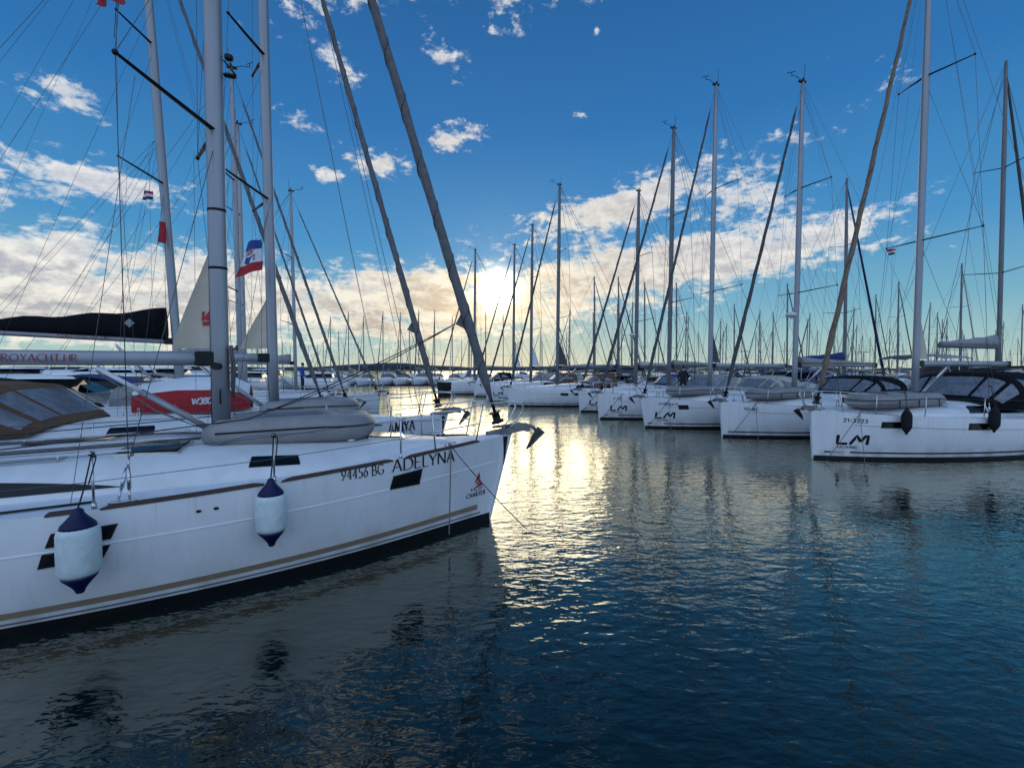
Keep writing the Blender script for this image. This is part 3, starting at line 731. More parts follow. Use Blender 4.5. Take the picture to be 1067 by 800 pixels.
def bimini(H, root, x0, x1, w, z, m='canvas_brown', arch=.16, sides=False):
    mb = MB(); mb.sheet(lambda a, b, l: Vector((x0+(x1-x0)*a, w*(2*b-1), z+arch*(1-abs(2*b-1)**3)+.05*sin(a*pi)-.03*abs(sin(a*2*pi))+l)), 10, 14, .012)
    o = mb.build('bimini', MT[m], root)
    for f in (.03, .5, .97):
        x = x0+(x1-x0)*f; q = MB(); zd = H.sheer(min(-x/H.L, 1))
        q.tube([(x0+(x1-x0)*.5, -w, zd)]+[(x, w*(2*b/12-1), z+arch*(1-abs(2*b/12-1)**3)-.02) for b in range(13)]+[(x0+(x1-x0)*.5, w, zd)], .013, 6)
        q.build('bimini_hoop', MT['steel'], o)
    return o
def clew_sail(mast, mp, z0, z1, chord, logo=False, m='sail'):
    """clew corner of the in-mast mainsail left out of the slot"""
    def P(a, b, l):
        luff = mp(z0+(z1-z0)*b)-Vector((.11, 0, 0)); cl = mp(z0)-Vector((.11+chord, 0, -.03*chord))
        foot = luff+(cl-luff)*0
        x = luff.x-(chord*(1-b))*a*(1+.06*sin(b*pi)); z = luff.z-.02*a*(1-b)+.10*a*b*0
        return Vector((x, .07*sin(a*pi)*(1-b)+l, z))
    mb = MB(); mb.sheet(P, 10, 16, .008); so = mb.build('mainsail_clew', MT[m], mast)
    w = MB()
    if logo:
        def fn(x, y, l):
            a = .30-x/ (chord*.8)*1.0; b = .24+y/(z1-z0)
            p = P(a, b, 0); return p-Vector((0, l, 0))
        strokes(w, [[(0, 1), (0, .35), (.8, 1.0)], [(.05, .55), (.8, .35), (.35, .7)], [(.4, .75), (.8, .75), (.8, .4)]], fn, .05, .05, 0, .16, .20, None)
        strokes(w, [[(0, .2), (.85, .2)], [(0, .04), (.85, .04)]], fn, .028, .028, 0, .16, .20, None, k0=5)
        w.build('sail_logo', MT['red'], so)
    return so

def hull_text(H, hull, txt, x, drop, h, side, name='lettering', m='ink', sx=1.0, w=.14, thin=.055, serif=True, pen=20, gap=.2, level=None, slant=0.0):
    """x: where the text starts, reading direction runs forward on starboard, aft on port"""
    dirx = 1 if side < 0 else -1
    def fn(s, y, l):
        xx = x+dirx*s; z = (H.sheer(-xx/H.L)-(drop if not isinstance(drop, tuple) else drop[0]+(drop[1]-drop[0])*(xx-drop[2])/(drop[3]-drop[2])) if level is None else level)+y
        return H.xz(xx, z, side, l)
    mb, ln = text_mesh(txt, fn, h, sx, w, thin, gap, serif, pen, slant)
    return mb.build(name, MT[m], hull)
def hull_logo(H, hull, polys, x, z, sc, w, side, name, m, sy=None):
    dirx = 1 if side < 0 else -1
    mb = MB(); strokes(mb, polys, lambda s, y, l: H.xz(x+dirx*s, z+y, side, l), w, w, 0, sc, sy or sc, None)
    return mb.build(name, MT[m], hull)

# ------------------------------------------------------------------ loose things
def fender(label, top, hang, length=.62, r=.19, body='fender', ends='navy', group=None, lean=(0, 0)):
    """hangs on its line from `hang`; origin under the eye at `top`"""
    t = thing('fender', label, 'fender', top, 0, group)
    b = MB(); prof = [(.0, .86), (.05, .95), (.12, 1), (.5, 1.015), (.88, 1), (.95, .95), (1.0, .86)]
    z1 = -.17; rings = []
    for (k, s) in prof: rings.append([Vector((r*s*cos(2*pi*q/24), r*s*sin(2*pi*q/24), z1-length*k)) for q in range(24)])
    b.loft(rings, True); b.build('fender_body', MT[body], t)
    for (zz, sg) in ((z1, 1), (z1-length, -1)):
        e = MB(); rings = []
        for (k, s) in ((-.001, .865), (.03, .80), (.07, .60), (.12, .36), (.155, .24), (.175, .22), (.185, .16)):
            rings.append([Vector((r*s*cos(2*pi*q/20), r*s*sin(2*pi*q/20), zz+sg*k)) for q in range(20)])
        e.loft(rings, True); e.build('fender_end', MT[ends], t)
    h = Vector(hang)-Vector(top)
    l = MB(); l.tube([Vector((0, 0, .005)), h*.33+Vector((.008, 0, 0)), h*.66+Vector((.006, 0, 0)), h], .008, 6)
    l.tube([h+Vector((.022*cos(q*.7), .022*sin(q*.7), -.03+.004*q)) for q in range(14)], .008, 6)
    l.tube([h+Vector((.02, 0, .01)), h+Vector((.045, 0, -.02)), h*.9+Vector((.055, 0, 0)), h*.62+Vector((.05, 0, 0)), h*.45+Vector((.045, .0, 0))], .007, 6)
    l.build('fender_line', MT['rope_dark'], t)
    return t
def dinghy(label, loc, rz, L=2.9, W=1.45, r=.21, top='hypalon', low='hypalon_light', straps=False, group=None, tilt=0.0, mark=True):
    """inflatable lying upside down; local +x is its bow"""
    t = thing('inflatable_dinghy', label, 'dinghy', loc, rz, group); t.rotation_euler = (0, tilt, rz)
    hw = W/2-r; path, rs = [], []
    N = 28
    for i in range(N+1):
        k = i/N*2-1; s = 1 if k > 0 else -1; a = abs(k)
        if a > .42: q = (a-.42)/.58; x = L*.5-.62-(L-.62)*q*.98; y = s*hw
        else: th = a/.42*pi/2; x = L*.5-.62+.50*cos(th); y = s*hw*sin(th)**.85
        path.append(Vector((x, y, r+.05*max(0, x-L*.2)/(L*.3)*-1)))
        e = 1.0
        if a > .93: e = 1-.55*((a-.93)/.07)
        rs.append(r*e)
    tb = MB().tube(path, rs, 18).build('tube', MT[low], t)
    sp_ = []
    for i in range(1, N):
        tg = (path[i+1]-path[i-1]).normalized(); nv = Vector((-tg.y, tg.x, 0)); nv = -nv if nv.dot(path[i]-Vector((-.2, 0, 0))) < 0 else nv
        sp_.append(path[i]+nv*(rs[i]*.985)+Vector((0, 0, .035)))
    MB().tube(sp_, .014, 6).build('rubbing_strake', MT['fitting'], tb)
    f = MB()
    def fn(a, b, l):
        x = -L*.5+.06+(L-.30)*a; k = max(0, (a-.72)/.28); ww = (hw+r*.98)*(1-.45*k**2.2)*(1 if a > .04 else .96); v = 2*b-1
        z = r*1.18+.20*r/.21*(1-abs(v)**2.4)*(1-.35*k)*(.55+.45*min(1, a/.35))-.20*k**2-.16*(1-min(1, a/.30))**1.5+.015*sin(a*9)*(1-abs(v))-(.06 if abs(v) > .97 else 0)
        return Vector((x, v*ww, z+l-.012))
    f.sheet(fn, 22, 14, .012); fl = f.build('floor', MT[top], t)
    for (a, b) in ((.62, .93), (.45, .07), (.70, .12)):
        p = fn(a, b, .004); q = MB(); q.box(p+Vector((0, 0, .012)), (.12, .08, .012), bev=.004); q.build('patch', MT[low], fl)
    if straps:
        for x in (-L*.3, 0, L*.28):
            q = MB(); q.tube([(x, -W/2-.01, .0), (x, -W/2-.015, r), (x+.02, -W/4, r*2.05), (x+.03, W/4, r*2.05), (x, W/2+.015, r), (x, W/2+.01, 0)], .014, 6); q.build('lashing', MT['rope_dark'], t)
    return t
def flag(name, label, px_quad, Y, bands, wave=.04, group=None):
    """cloth hung in the air at distance Y: pixel corners tl, tr, br, bl of the photograph fix its size"""
    c = [at(p[0], p[1], Y) for p in px_quad]; o = sum(c, Vector())/4
    t = thing(name, label, 'flag', o, 0, group)
    def P(a, b, l): 
        p = (c[3]*(1-a)+c[2]*a)*(1-b)+(c[0]*(1-a)+c[1]*a)*b
        return p-o+Vector((.3*wave*sin(b*4), wave*sin(a*7+b*2)+l, 0))
    for (b0, b1, m) in bands:
        q = MB(); q.sheet(lambda a, b, l, b0=b0, b1=b1: P(a, b0+(b1-b0)*b, l), 10, 4, .004); q.build('stripe', MT[m], t)
    return t, P
def rope(label, pts, r, m='rope_dark', group=None, name='mooring_line'):
    o = Vector(pts[0]); q = MB(); q.tube([Vector(p)-o for p in pts], r, 6)
    return tag(q.build(name, MT[m], None, o), label, 'rope', group)
def sag_pts(a, b, s, n=12):
    a, b = Vector(a), Vector(b); return [a+(b-a)*i/n-Vector((0, 0, s*4*(i/n)*(1-i/n))) for i in range(n+1)]

def yacht(label, H, J=4.4, top=16.5, roof=(-1.3, -9.2, 1.3, .40), mast_r=.12, sp_len=1.35, sp_aft=.55, sp_z=None, nsp=2, rake=.010, near=True, wire_r=.005,
          genoa=None, genoa_m='sail_grey', boom_z=2.95, boom_len=4.6, boom_r=.10, rise=0.0, vang=True, hood=None, cover=None, bim=None, st_xs=None, hatches=(), twin=True,
          anchor=True, rail=None, group=None, drum=True, clew=.30, tab=True, masthead_=True, hull_mat='gelcoat', mast_m='alu', plate=True):
    R = thing('sailing_yacht', label, 'sailing yacht', (H.pos.x, H.pos.y, 0), H.rz, group)
    hull, deck = hull_parts(H, R, 54 if near else 34, hull_mat)
    cr = coachroof(H, R, *roof)
    for (x, y, lx, ly) in hatches: hatch(H, cr, x, y, lx, ly)
    z0 = H.roof_z(-J, 0)
    mast, mp, tips = mast_part(H, R, J, z0, top, mast_r, rake, nsp, sp_len, sp_aft, sp_z, detail=near, m=mast_m)
    if masthead_: masthead(mast, mp, top)
    rigging(H, R, J, mp, tips, top, wire_r, True, twin, near)
    g, clew_pt = furled_genoa(H, R, J, mp, top, m=genoa_m, tab=tab, clew=clew, drum=drum, **(genoa or {}))
    if boom_len:
        bo, a, b = boom_part(mast, mp, boom_z, boom_len, boom_r, rise, mast_m)
        if vang: vang_part(mast, mp, a, z0)
        if cover: sail_cover(bo, a, b, *cover)
        wire(R, 'topping_lift', b, mp(top-.2), wire_r*.7)
    else: bo = a = b = None
    if hood: sprayhood(H, R, *hood)
    if bim: bimini(H, R, *bim)
    if near:
        for s in (-1, 1):
            u_ = (J+.9)/H.L
            wire(R, 'flag_halyard', (-J-.9, s*(H.bs(u_)-.2), H.sheer(u_)+.05), tips[0][0 if s < 0 else 1]+Vector((.05, -s*.35, -.03)), .0035, 'rope_grey')
            wire(R, 'spinnaker_halyard', (-1.7, s*.55, H.sheer(.13)+.6), mp(top-.25), .0045, 'rope_grey', sag=.12)
        if cover:
            for s in (-1, 1):
                hub = mp(z0+(top-z0)*.52)+Vector((-.1, s*.12, 0))
                for k in (.25, .55, .85): wire(R, 'lazy_jack', hub, a+(b-a)*k+Vector((0, s*.12, .1)), .004, 'rope_dark')
    pulpit(H, R)
    tops = stanchions(H, R, st_xs or [-2.9, -4.9, -6.9, -8.9, -10.8])
    if anchor: anchor_gear(H, R, (.84 if near else .78) if plate else .72, plate)
    cleats = [cleat(H, R, -1.25, s) for s in (-1, 1)]
    if rail: toe_rail(H, R, rail)
    # cockpit: coamings, wheel pedestal and pushpit
    ck = MB(); x1 = roof[1]
    for s in (-1, 1):
        ck.loft([[Vector((x, s*(H.bs(-x/H.L)-.50+dy), H.sheer(min(-x/H.L, 1))+dz)) for (dy, dz) in ((-.14, -.02), (.16, -.02), (.10, .30), (-.10, .30))] for x in (x1+.05, x1-1, x1-2, -H.L+.5)], True, smooth=False)
    ck.build('cockpit_coaming', MT['gelcoat_dull'], R)
    for s in (-1, 1):
        pp = MB(); u = .97; yb = H.bs(u)-.06; zb = H.sheer(1)
        pp.tube([(-H.L+1.3, s*(H.bs(.9)-.05), zb), (-H.L+1.25, s*(H.bs(.9)-.05), zb+.6), (-H.L+.2, s*yb, zb+.62), (-H.L+.12, s*yb*.5, zb+.62), (-H.L+.12, s*yb*.5, zb)], .0125, 6)
        pp.build('pushpit', MT['steel'], R)
    return dict(root=R, hull=hull, deck=deck, roof=cr, mast=mast, mp=mp, tips=tips, boom=bo, a=a, b=b, clew=clew_pt, tops=tops, cleats=cleats, H=H, z0=z0, top=top, genoa=g)

# ------------------------------------------------------------------ the setting: water, hills, pontoons
def water_material():
    m = bpy.data.materials.new('harbour_water'); m.use_nodes = True; nt = m.node_tree; lk = nt.links.new; p = nt.nodes['Principled BSDF']
    p.inputs['Base Color'].default_value = (.0012, .0075, .0125, 1); p.inputs['Roughness'].default_value = .045; p.inputs['IOR'].default_value = 1.62
    tc = nt.nodes.new('ShaderNodeTexCoord')
    def noise(scale, detail, rough, stretch, rot, dist=0.0):
        mp = nt.nodes.new('ShaderNodeMapping'); lk(tc.outputs['Object'], mp.inputs[0]); mp.inputs[3].default_value = stretch; mp.inputs[2].default_value = (0, 0, radians(rot))
        n = nt.nodes.new('ShaderNodeTexNoise'); lk(mp.outputs[0], n.inputs['Vector']); n.inputs['Scale'].default_value = scale; n.inputs['Detail'].default_value = detail
        n.inputs['Roughness'].default_value = rough; n.inputs['Distortion'].default_value = dist; return n.outputs[0]
    def ma(op, a, b, c=None):
        n = nt.nodes.new('ShaderNodeMath'); n.operation = op
        for i, v in enumerate((a, b, c)):
            if v is None: continue
            if isinstance(v, bpy.types.NodeSocket): lk(v, n.inputs[i])
            else: n.inputs[i].default_value = v
        return n.outputs[0]
    big = noise(.16, 2, .5, (1, 1, 1), 0)
    gust = nt.nodes.new('ShaderNodeMapRange'); lk(big, gust.inputs[0]); gust.inputs[1].default_value = .36; gust.inputs[2].default_value = .62; gust.inputs[3].default_value = .45; gust.inputs[4].default_value = 1.15
    a = noise(3.6, 2, .5, (.5, 1, 1), 14, .4); b = noise(9.5, 2, .5, (.55, 1, 1), -12, .3); c = noise(.6, 1, .4, (.6, 1, 1), 8)
    h = ma('ADD', ma('MULTIPLY', a, .0180), ma('ADD', ma('MULTIPLY', b, .0105), ma('MULTIPLY', c, .022)))
    h = ma('MULTIPLY', h, gust.outputs[0])
    bp = nt.nodes.new('ShaderNodeBump'); bp.inputs['Strength'].default_value = 1.0; bp.inputs['Distance'].default_value = WAVES
    lk(h, bp.inputs['Height'])
    nt.nodes.remove(p); out = nt.nodes['Material Output']
    df = nt.nodes.new('ShaderNodeBsdfDiffuse'); df.inputs[0].default_value = (.0024, .0100, .0098, 1)
    gl = nt.nodes.new('ShaderNodeBsdfGlossy'); gl.inputs['Color'].default_value = (.96, .95, .80, 1); gl.inputs['Roughness'].default_value = .04; lk(bp.outputs[0], gl.inputs['Normal'])
    lw = nt.nodes.new('ShaderNodeLayerWeight'); lw.inputs[0].default_value = .5; lk(bp.outputs[0], lw.inputs['Normal'])
    fr = ma('ADD', .028, ma('MULTIPLY', .96, ma('POWER', lw.outputs['Facing'], 2.7)))
    mx = nt.nodes.new('ShaderNodeMixShader'); lk(fr, mx.inputs[0]); lk(df.outputs[0], mx.inputs[1]); lk(gl.outputs[0], mx.inputs[2]); lk(mx.outputs[0], out.inputs[0])
    return m
WAVES = 1.0
w = MB(); w.add([(-2600, -300, 0), (2600, -300, 0), (2600, 4200, 0), (-2600, 4200, 0)], [(0, 1, 2, 3)], False)
struct(w.build('water', water_material()))
def hills():
    mb = MB(); rnd = random.Random(3); Yh = 1500; N = 220
    def ridge(px):
        h = 3.0+1.0*sin(px*.013)+.8*sin(px*.031+1)+.35*sin(px*.11)
        h += 4.6*exp(-((px-402)/58)**2)+2.0*exp(-((px-330)/60)**2)+1.2*exp(-((px-620)/60)**2)+.8*exp(-((px-800)/90)**2)
        return h+rnd.uniform(-.15, .15)
    rows = []
    for i in range(N+1):
        px = -500+2067*i/N; x = (px-533.5)/F_PX*Yh; h = ridge(px)/F_PX*Yh
        rows.append([(x, Yh-60, -1), (x, Yh-50, 2), (x, Yh-20, h*.55), (x*1.01, Yh+40, h), (x*1.06, Yh+300, h*.6), (x*1.1, Yh+500, -2)])
    mb.loft(rows, False, close=False); struct(mb.build('hills', MT['hillside']))
hills()
def pontoon(label, a, b, w=2.2, posts=True):
    a, b = Vector(a), Vector(b); d = b-a; t = thing('pontoon', label, 'pontoon', (a.x, a.y, 0), atan2(d.y, d.x))
    q = MB(); q.box((d.length/2, 0, .30), (d.length, w, .50), bev=.03); q.build('walkway', MT['concrete'], t)
    for k in range(int(d.length/9)):
        q = MB(); q.tube([(4+9*k, w/2-.25, .55), (4+9*k, w/2-.25, 1.45), (4+9*k, w/2-.25, 1.5)], [.09, .09, .05], 8); q.build('service_pedestal', MT['gelcoat_dull'], t)
AX = Vector((cos(.30), sin(.30)))                       # from the fairway towards the right-hand pontoon
pontoon('long grey pontoon behind the right row of yachts', (22.6, 14.5), (8.5, 62))
pontoon('grey pontoon along the sterns of the left row of yachts', (-13.6, 2.5), (-23.5, 34))
pontoon('far pontoon across the end of the fairway', (-48, 90), (-4, 90))

# ------------------------------------------------------------------ left row
A = Hull(L=13.6, B=2.2, fb=1.53, fm=1.13, rake=.40, p=3.0, q=1.2, kw=.93, pos=(-.017, 8.2), rz=.32)
ax = lambda px, py: A.from_px(px, py)[0]
sx = [ax(418, 478), ax(285, 500), ax(95, 529)]
st_xs = sx+[sx[-1]-1.9, sx[-1]-3.8, sx[-1]-5.6]
rail = [(ax(500, 458), ax(422, 473)), (ax(410, 477), ax(293, 498)), (ax(275, 501), ax(104, 527)), (ax(86, 530), ax(46, 537))]
ad = yacht('large white sloop in the left foreground lettered ADELYNA, with a tan waterline stripe', A, J=4.58, rake=.002, top=16.0, roof=(-1.2, -9.0, 1.42, .40), mast_r=.122, sp_len=1.36, sp_aft=.62, sp_z=[6.2, 9.6, 12.8], nsp=3,
           genoa=dict(r=.105), genoa_m='sail_grey', boom_z=2.86, boom_len=4.9, boom_r=.105, hood=(-8.2, -9.3, -10.6, 1.45, .75, 'canvas_brown'), st_xs=st_xs, rail=rail, clew=.135,
           hatches=[(-6.5, .35, .95, .5), (-5.15, -.72, .62, .48), (-2.2, 0, .5, .5)])
Ah = ad['hull']
roof_side_window(A, ad['roof'], -5.25, -8.8, .985, .80, -1, .75)
roof_side_window(A, ad['roof'], -5.25, -8.8, .985, .80, 1, .75)
roof_side_window(A, ad['roof'], -3.35, -3.95, .93, .80, -1, .08)
zs = lambda k: (lambda x: k*(1+.28*max(0, 1+x/6.0)))
for side in (-1, 1):
    A.strip(-.28, zs(.105), -.42, -13.5, .004, side=side).build('boot_stripe', MT['boot'], Ah)
    A.strip(zs(.135), zs(.155), -.62, -13.5, .004, side=side).build('pinstripe', MT['stripe_grey'], Ah)
    A.strip(zs(.205), zs(.275), -.68, -13.5, .004, side=side).build('waterline_stripe', MT['tan'], Ah)
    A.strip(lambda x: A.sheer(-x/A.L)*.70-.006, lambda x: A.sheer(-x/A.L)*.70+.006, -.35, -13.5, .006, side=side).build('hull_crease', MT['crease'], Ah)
def hull_window(H, hull, px4, side, frame=.018, m='glass'):
    q = [H.from_px(*p, side) for p in px4]; cx = sum(p[0] for p in q)/4; cz = sum(p[1] for p in q)/4
    f = H.patch(q, .010, 8, 4, side).build('hull_window', MT['fitting'], hull)
    k = [(p[0]+(cx-p[0])*.16, p[1]+(cz-p[1])*.30) for p in q]
    H.patch(k, .013, 8, 4, side).build('window_pane', MT[m], f)
hull_window(A, Ah, [(406, 510), (437, 504), (440, 488), (410, 496)], -1)
hull_window(A, Ah, [(47, 571), (116, 561), (123, 545), (53, 556)], -1)
hull_window(A, Ah, [(39, 593), (108, 580), (115, 567), (44, 578)], -1)
for p in ((207, 532.5), (225, 529.5)):
    x, z = A.from_px(*p); q = MB(); c = A.xz(x, z, -1, .0); q.sphere(c, (.03, .012, .018), 10, 6); q.build('drain', MT['fitting'], Ah)
def px_text(H, hull, txt, p0, p1, hpx, side, m='ink', name='lettering', **kw):
    """text that runs from pixel p0 to p1 on the hull, letters hpx high"""
    x0, z0 = H.from_px(*p0, side); x1, z1 = H.from_px(*p1, side); _, zt = H.from_px(p0[0], p0[1]-hpx, side)
    h = zt-z0; drop = (H.sheer(-x0/H.L)-z0, H.sheer(-x1/H.L)-z1, x0, x1)
    gap = kw.pop('gap', .2); ln = abs(x1-x0); sx = ln/text_len(txt, h, 1.0, gap)
    return hull_text(H, hull, txt, x0, drop, h, side, name, m, sx=sx, gap=gap, **kw)
px_text(A, Ah, '94456 BG', (356, 500.5), (401, 493), 11, -1, w=.115, thin=.075, name='registration_number')
px_text(A, Ah, 'ADELYNA', (409, 491.5), (475, 479.5), 12.5, -1, w=.135, thin=.075, name='boat_name')
px_text(A, Ah, 'CHARTER', (486, 519.5), (506, 513.8), 4.4, -1, m='navy', w=.17, thin=.13, serif=False, gap=.3, name='charter_lettering')
px_text(A, Ah, 'YACHT', (490.5, 512.2), (503.5, 508.6), 3.2, -1, m='navy', w=.17, thin=.13, serif=False, gap=.35, name='charter_lettering')
sail = MB()
for k, pl in enumerate(([(499.3, 491.6), (494.0, 503.4), (496.4, 501.6), (500.4, 497.4)], [(500.3, 498.3), (495.2, 504.8), (497.6, 503.9), (500.8, 500.8)], [(500.9, 501.5), (496.2, 506.2), (493.2, 508.4), (502.4, 504.9)])):
    sail.add([A.xz(*A.from_px(*p), -1, .004+.0006*k) for p in pl], [(0, 1, 2, 3)], False)
sail.build('sail_emblem', MT['red'], Ah)
def deck_panel(H, parent, x0, x1, y0, y1, name='nonskid_panel', m='nonskid', lift=.017):
    q = MB(); q.sheet(lambda a, b, l: (x0+(x1-x0)*a, (y0[0]*(1-a)+y0[1]*a)*(1-b)+(y1[0]*(1-a)+y1[1]*a)*b, H.roof_z(x0+(x1-x0)*a, (y0[0]*(1-a)+y0[1]*a)*(1-b)+(y1[0]*(1-a)+y1[1]*a)*b)+lift-.004+l), 12, 6, .004)
    return q.build(name, MT[m], parent)
for s in (-1, 1):
    deck_panel(A, ad['roof'], -4.95, -6.1, (s*.12, s*.12), (s*.34, s*.34)); deck_panel(A, ad['roof'], -6.0, -7.9, (s*.72, s*.72), (s*1.02, s*1.02))
    q = MB(); ys = [s*1.02 for _ in range(9)]; xs_ = [-5.3-.36*k for k in range(9)]
    q.tube([(xs_[0], ys[0], A.roof_z(xs_[0], ys[0])+.01)]+[(x, y, A.roof_z(x, y)+.085) for x, y in zip(xs_[0:], ys)]+[(xs_[-1], ys[-1], A.roof_z(xs_[-1], ys[-1])+.01)], .012, 6)
    for k in (2, 4, 6): q.tube([(xs_[k], ys[k], A.roof_z(xs_[k], ys[k])), (xs_[k], ys[k], A.roof_z(xs_[k], ys[k])+.085)], .010, 6)
    q.build('handrail', MT['steel'], ad['roof'])
    for k in range(4):
        y0 = s*(.16+.07*k); y1 = s*(.42+.07*k)
        q = MB(); q.tube([(-4.75, y0, A.roof_z(-4.75, y0)+.05), (-5.4, y1, A.roof_z(-5.4, y1)+.035), (-7.9, y1*1.1, A.roof_z(-7.9, y1*1.1)+.03)], .007, 5); q.build('control_line', MT[('rope_dark', 'rope_grey', 'rope_grey', 'rope_dark')[k]], ad['roof'])
    c = Vector((-7.75, s*.85, A.roof_z(-7.75, .85))); q = MB(); q.tube([c, c+Vector((0, 0, .03)), c+Vector((0, 0, .09)), c+Vector((0, 0, .13)), c+Vector((0, 0, .15))], [.075, .06, .05, .065, .05], 16); q.build('winch', MT['steel'], ad['roof'])
    cleat(A, ad['root'], -6.35, s)
    c = Vector((-2.75, s*.42, A.roof_z(-2.75, .42))); q = MB(); q.tube([c, c+Vector((0, 0, .05)), c+Vector((0, 0, .06))], [.09, .08, .04], 14); q.build('vent', MT['steel'], ad['roof'])
for z in (5.05, 4.2): q = MB(); c = ad['mp'](z); q.loft([[c+Vector((cos(2*pi*k/20)*.126, sin(2*pi*k/20)*.0925, dz)) for k in range(20)] for dz in (-.018, .018)], True); q.build('mast_band', MT['fitting'], ad['mast'])
for s in (-1, 1):
    c = ad['mp'](2.75)+Vector((0, s*.09, 0)); q = MB(); q.tube([c, c+Vector((0, s*.05, 0)), c+Vector((0, s*.12, 0)), c+Vector((0, s*.16, 0))], [.05, .04, .04, .055], 14); q.build('mast_winch', MT['fitting'], ad['mast'])
    c = ad['mp'](2.3)+Vector((.02, s*.092, 0)); q = MB(); q.tube([c+Vector((0, s*.01, -.1)), c+Vector((0, s*.03, -.08)), c+Vector((0, s*.03, .08)), c+Vector((0, s*.01, .1))], .011, 6); q.build('horn_cleat', MT['fitting'], ad['mast'])
# genoa track on the side deck, halyard coil, mast lamps, boom lettering
q = MB(); q.tube([(x, -(A.bs(-x/A.L)-.30), A.deck_z(x, -(A.bs(-x/A.L)-.30))+.02) for x in (-5.35, -6.2, -7, -8, -9)], .02, 6, .6); q.build('genoa_track', MT['fitting'], ad['root'])
q = MB()
for k in range(9):
    a0 = Vector((-4.58+.14, -.10+.016*k, 3.05-.02*(k % 3))); q.tube([a0, a0+Vector((.03, -.02, -.3)), a0+Vector((.02+.01*(k % 2), -.01, -.62-.04*(k % 4))), a0+Vector((.05, .02, -.3)), a0+Vector((.01, .01, 0))], .010, 5)
q.tube([(-4.38, -.09, 3.0), (-4.35, -.03, 3.06), (-4.37, .05, 3.0)], .016, 6); q.build('halyard_coil', MT['rope_grey'], ad['mast'])
q = MB(); c = ad['mp'](7.28)+Vector((.14, -.04, 0)); q.box(c+Vector((.07, 0, 0)), (.11, .08, .09), bev=.02); q.box(c+Vector((.08, 0, -.26)), (.17, .08, .055), bev=.02); q.tube([c+Vector((0, 0, -.05)), c+Vector((.16, 0, -.24))], .012, 6); q.build('steaming_light', MT['fitting'], ad['mast'])
for s in (1,):
    q = MB(); q.tube([ad['mp'](z)+Vector((.03*(z < 5), s*.112, 0)) for z in (2.2, 4, 6, 9, 13)], .007, 5); q.build('halyard', MT['rope_grey'], ad['mast'])
def boom_text(Y_, txt, x_right, zc, h, m='red', sx=1.0):
    bo, a, b = Y_['boom'], Y_['a'], Y_['b']; r = .105*.68
    L_ = text_len(txt, h, sx, .22); x0 = x_right-L_
    def fn(s, y, l):
        zz = y-h/2; yy = -r*sqrt(max(1-(zz/.105)**2, .05))-l
        return Vector((x0+s, yy, zc+zz))
    mb, _ = text_mesh(txt, fn, h, sx, .12, .06, .22, True); mb.build('boom_lettering', MT[m], bo)
boom_text(ad, 'EUROYACHT.HR', -6.24, 2.86, .095)
clew_sail(ad['mast'], ad['mp'], 3.02, 4.45, .50, logo=True)

def px_on(H, px, Y): return at(px[0], px[1], Y)
# fenders over the near side
f1x, f1z = A.from_px(81, 548); w1 = A.world(A.xz(f1x, f1z, -1, .19))
F1 = fender('big white fender with navy ends nearest the camera, over the black hull windows', at(81, 531, w1.y), A.world(ad['tops'][(sx[2], -1)]), .47, .168, group=None)
f2x, f2z = A.from_px(282, 515); w2 = A.world(A.xz(f2x, f2z, -1, .18))
F2 = fender('white fender with navy ends hanging left of the number 94456 BG', at(282, 500, w2.y), A.world(ad['tops'][(sx[1], -1)]), .43, .165)
dinghy('grey inflatable dinghy lashed upside down on the foredeck of the nearest yacht', A.world((-3.58, .0, A.roof_z(-3.2, 0)-.01)), A.rz, 2.25, 1.4, .205, tilt=-.03)
# sheets from the clew and mooring lines
cl = A.world(ad['clew'])
rope('dark genoa sheet running from the clew across the foredeck to the left', sag_pts(cl, A.world((-4.1, -.55, 2.0)), .06)+sag_pts(A.world((-4.1, -.55, 2.0)), A.world((-8.6, -1.4, 1.62)), .02)[1:], .009, name='genoa_sheet')
rope('second genoa sheet leading aft past the mast on the far side', sag_pts(cl, A.world((-4.0, .6, 2.02)), .10)+sag_pts(A.world((-4.0, .6, 2.02)), A.world((-9.0, 1.5, 1.6)), .02)[1:], .009, name='genoa_sheet')
ck = A.world(ad['cleats'][0])
fl = A.world(A.xz(-1.25, A.sheer(1.25/A.L)+.0, -1, .02))
rope('pale mooring line dropping straight from the nearest bow cleat into the water', [ck, fl]+sag_pts(fl, at(468, 557, fl.y-.30), .015)[1:], .010, 'rope_grey')
rope('thin dark mooring line slanting from the nearest cleat past the stem', [ck, fl+Vector((.03, -.03, .01))]+sag_pts(fl+Vector((.03, -.03, .0)), at(549, 550, 7.5)-Vector((0, 0, .02)), .04)[1:], .008)

Bq = Hull(L=13.2, B=2.1, fb=1.50, fm=1.13, rake=.40, p=3.0, q=1.2, kw=.93, pos=(-1.72, 12.05), rz=.31)
am = yacht('white sloop lettered AMIYA moored just behind the nearest yacht, brown sprayhood and bimini', Bq, J=4.17, top=16.4, roof=(-1.2, -10.2, 1.4, .42), mast_r=.112, sp_len=1.35, sp_aft=.6, sp_z=[6.7, 10.0, 13.0], nsp=3,
           genoa=dict(r=.10), boom_z=2.98, boom_len=4.9, boom_r=.10, hood=(-7.7, -8.7, -10.6, 1.55, .78, 'canvas_brown'), bim=None, clew=.15, rail=[(-1.7, -3.6), (-3.8, -6), (-6.2, -9)],
           hatches=[(-5.6, 0, .6, .5), (-2.3, 0, .5, .5)])
for side in (-1,): Bq.strip(-.28, .11, -.42, -13.1, .004, side=side).build('boot_stripe', MT['boot'], am['hull'])
px_text(Bq, am['hull'], 'AMIYA', (405, 452), (433, 447), 11, -1, w=.13, thin=.06, name='boat_name')
clew_sail(am['mast'], am['mp'], 3.2, 4.35, .58)
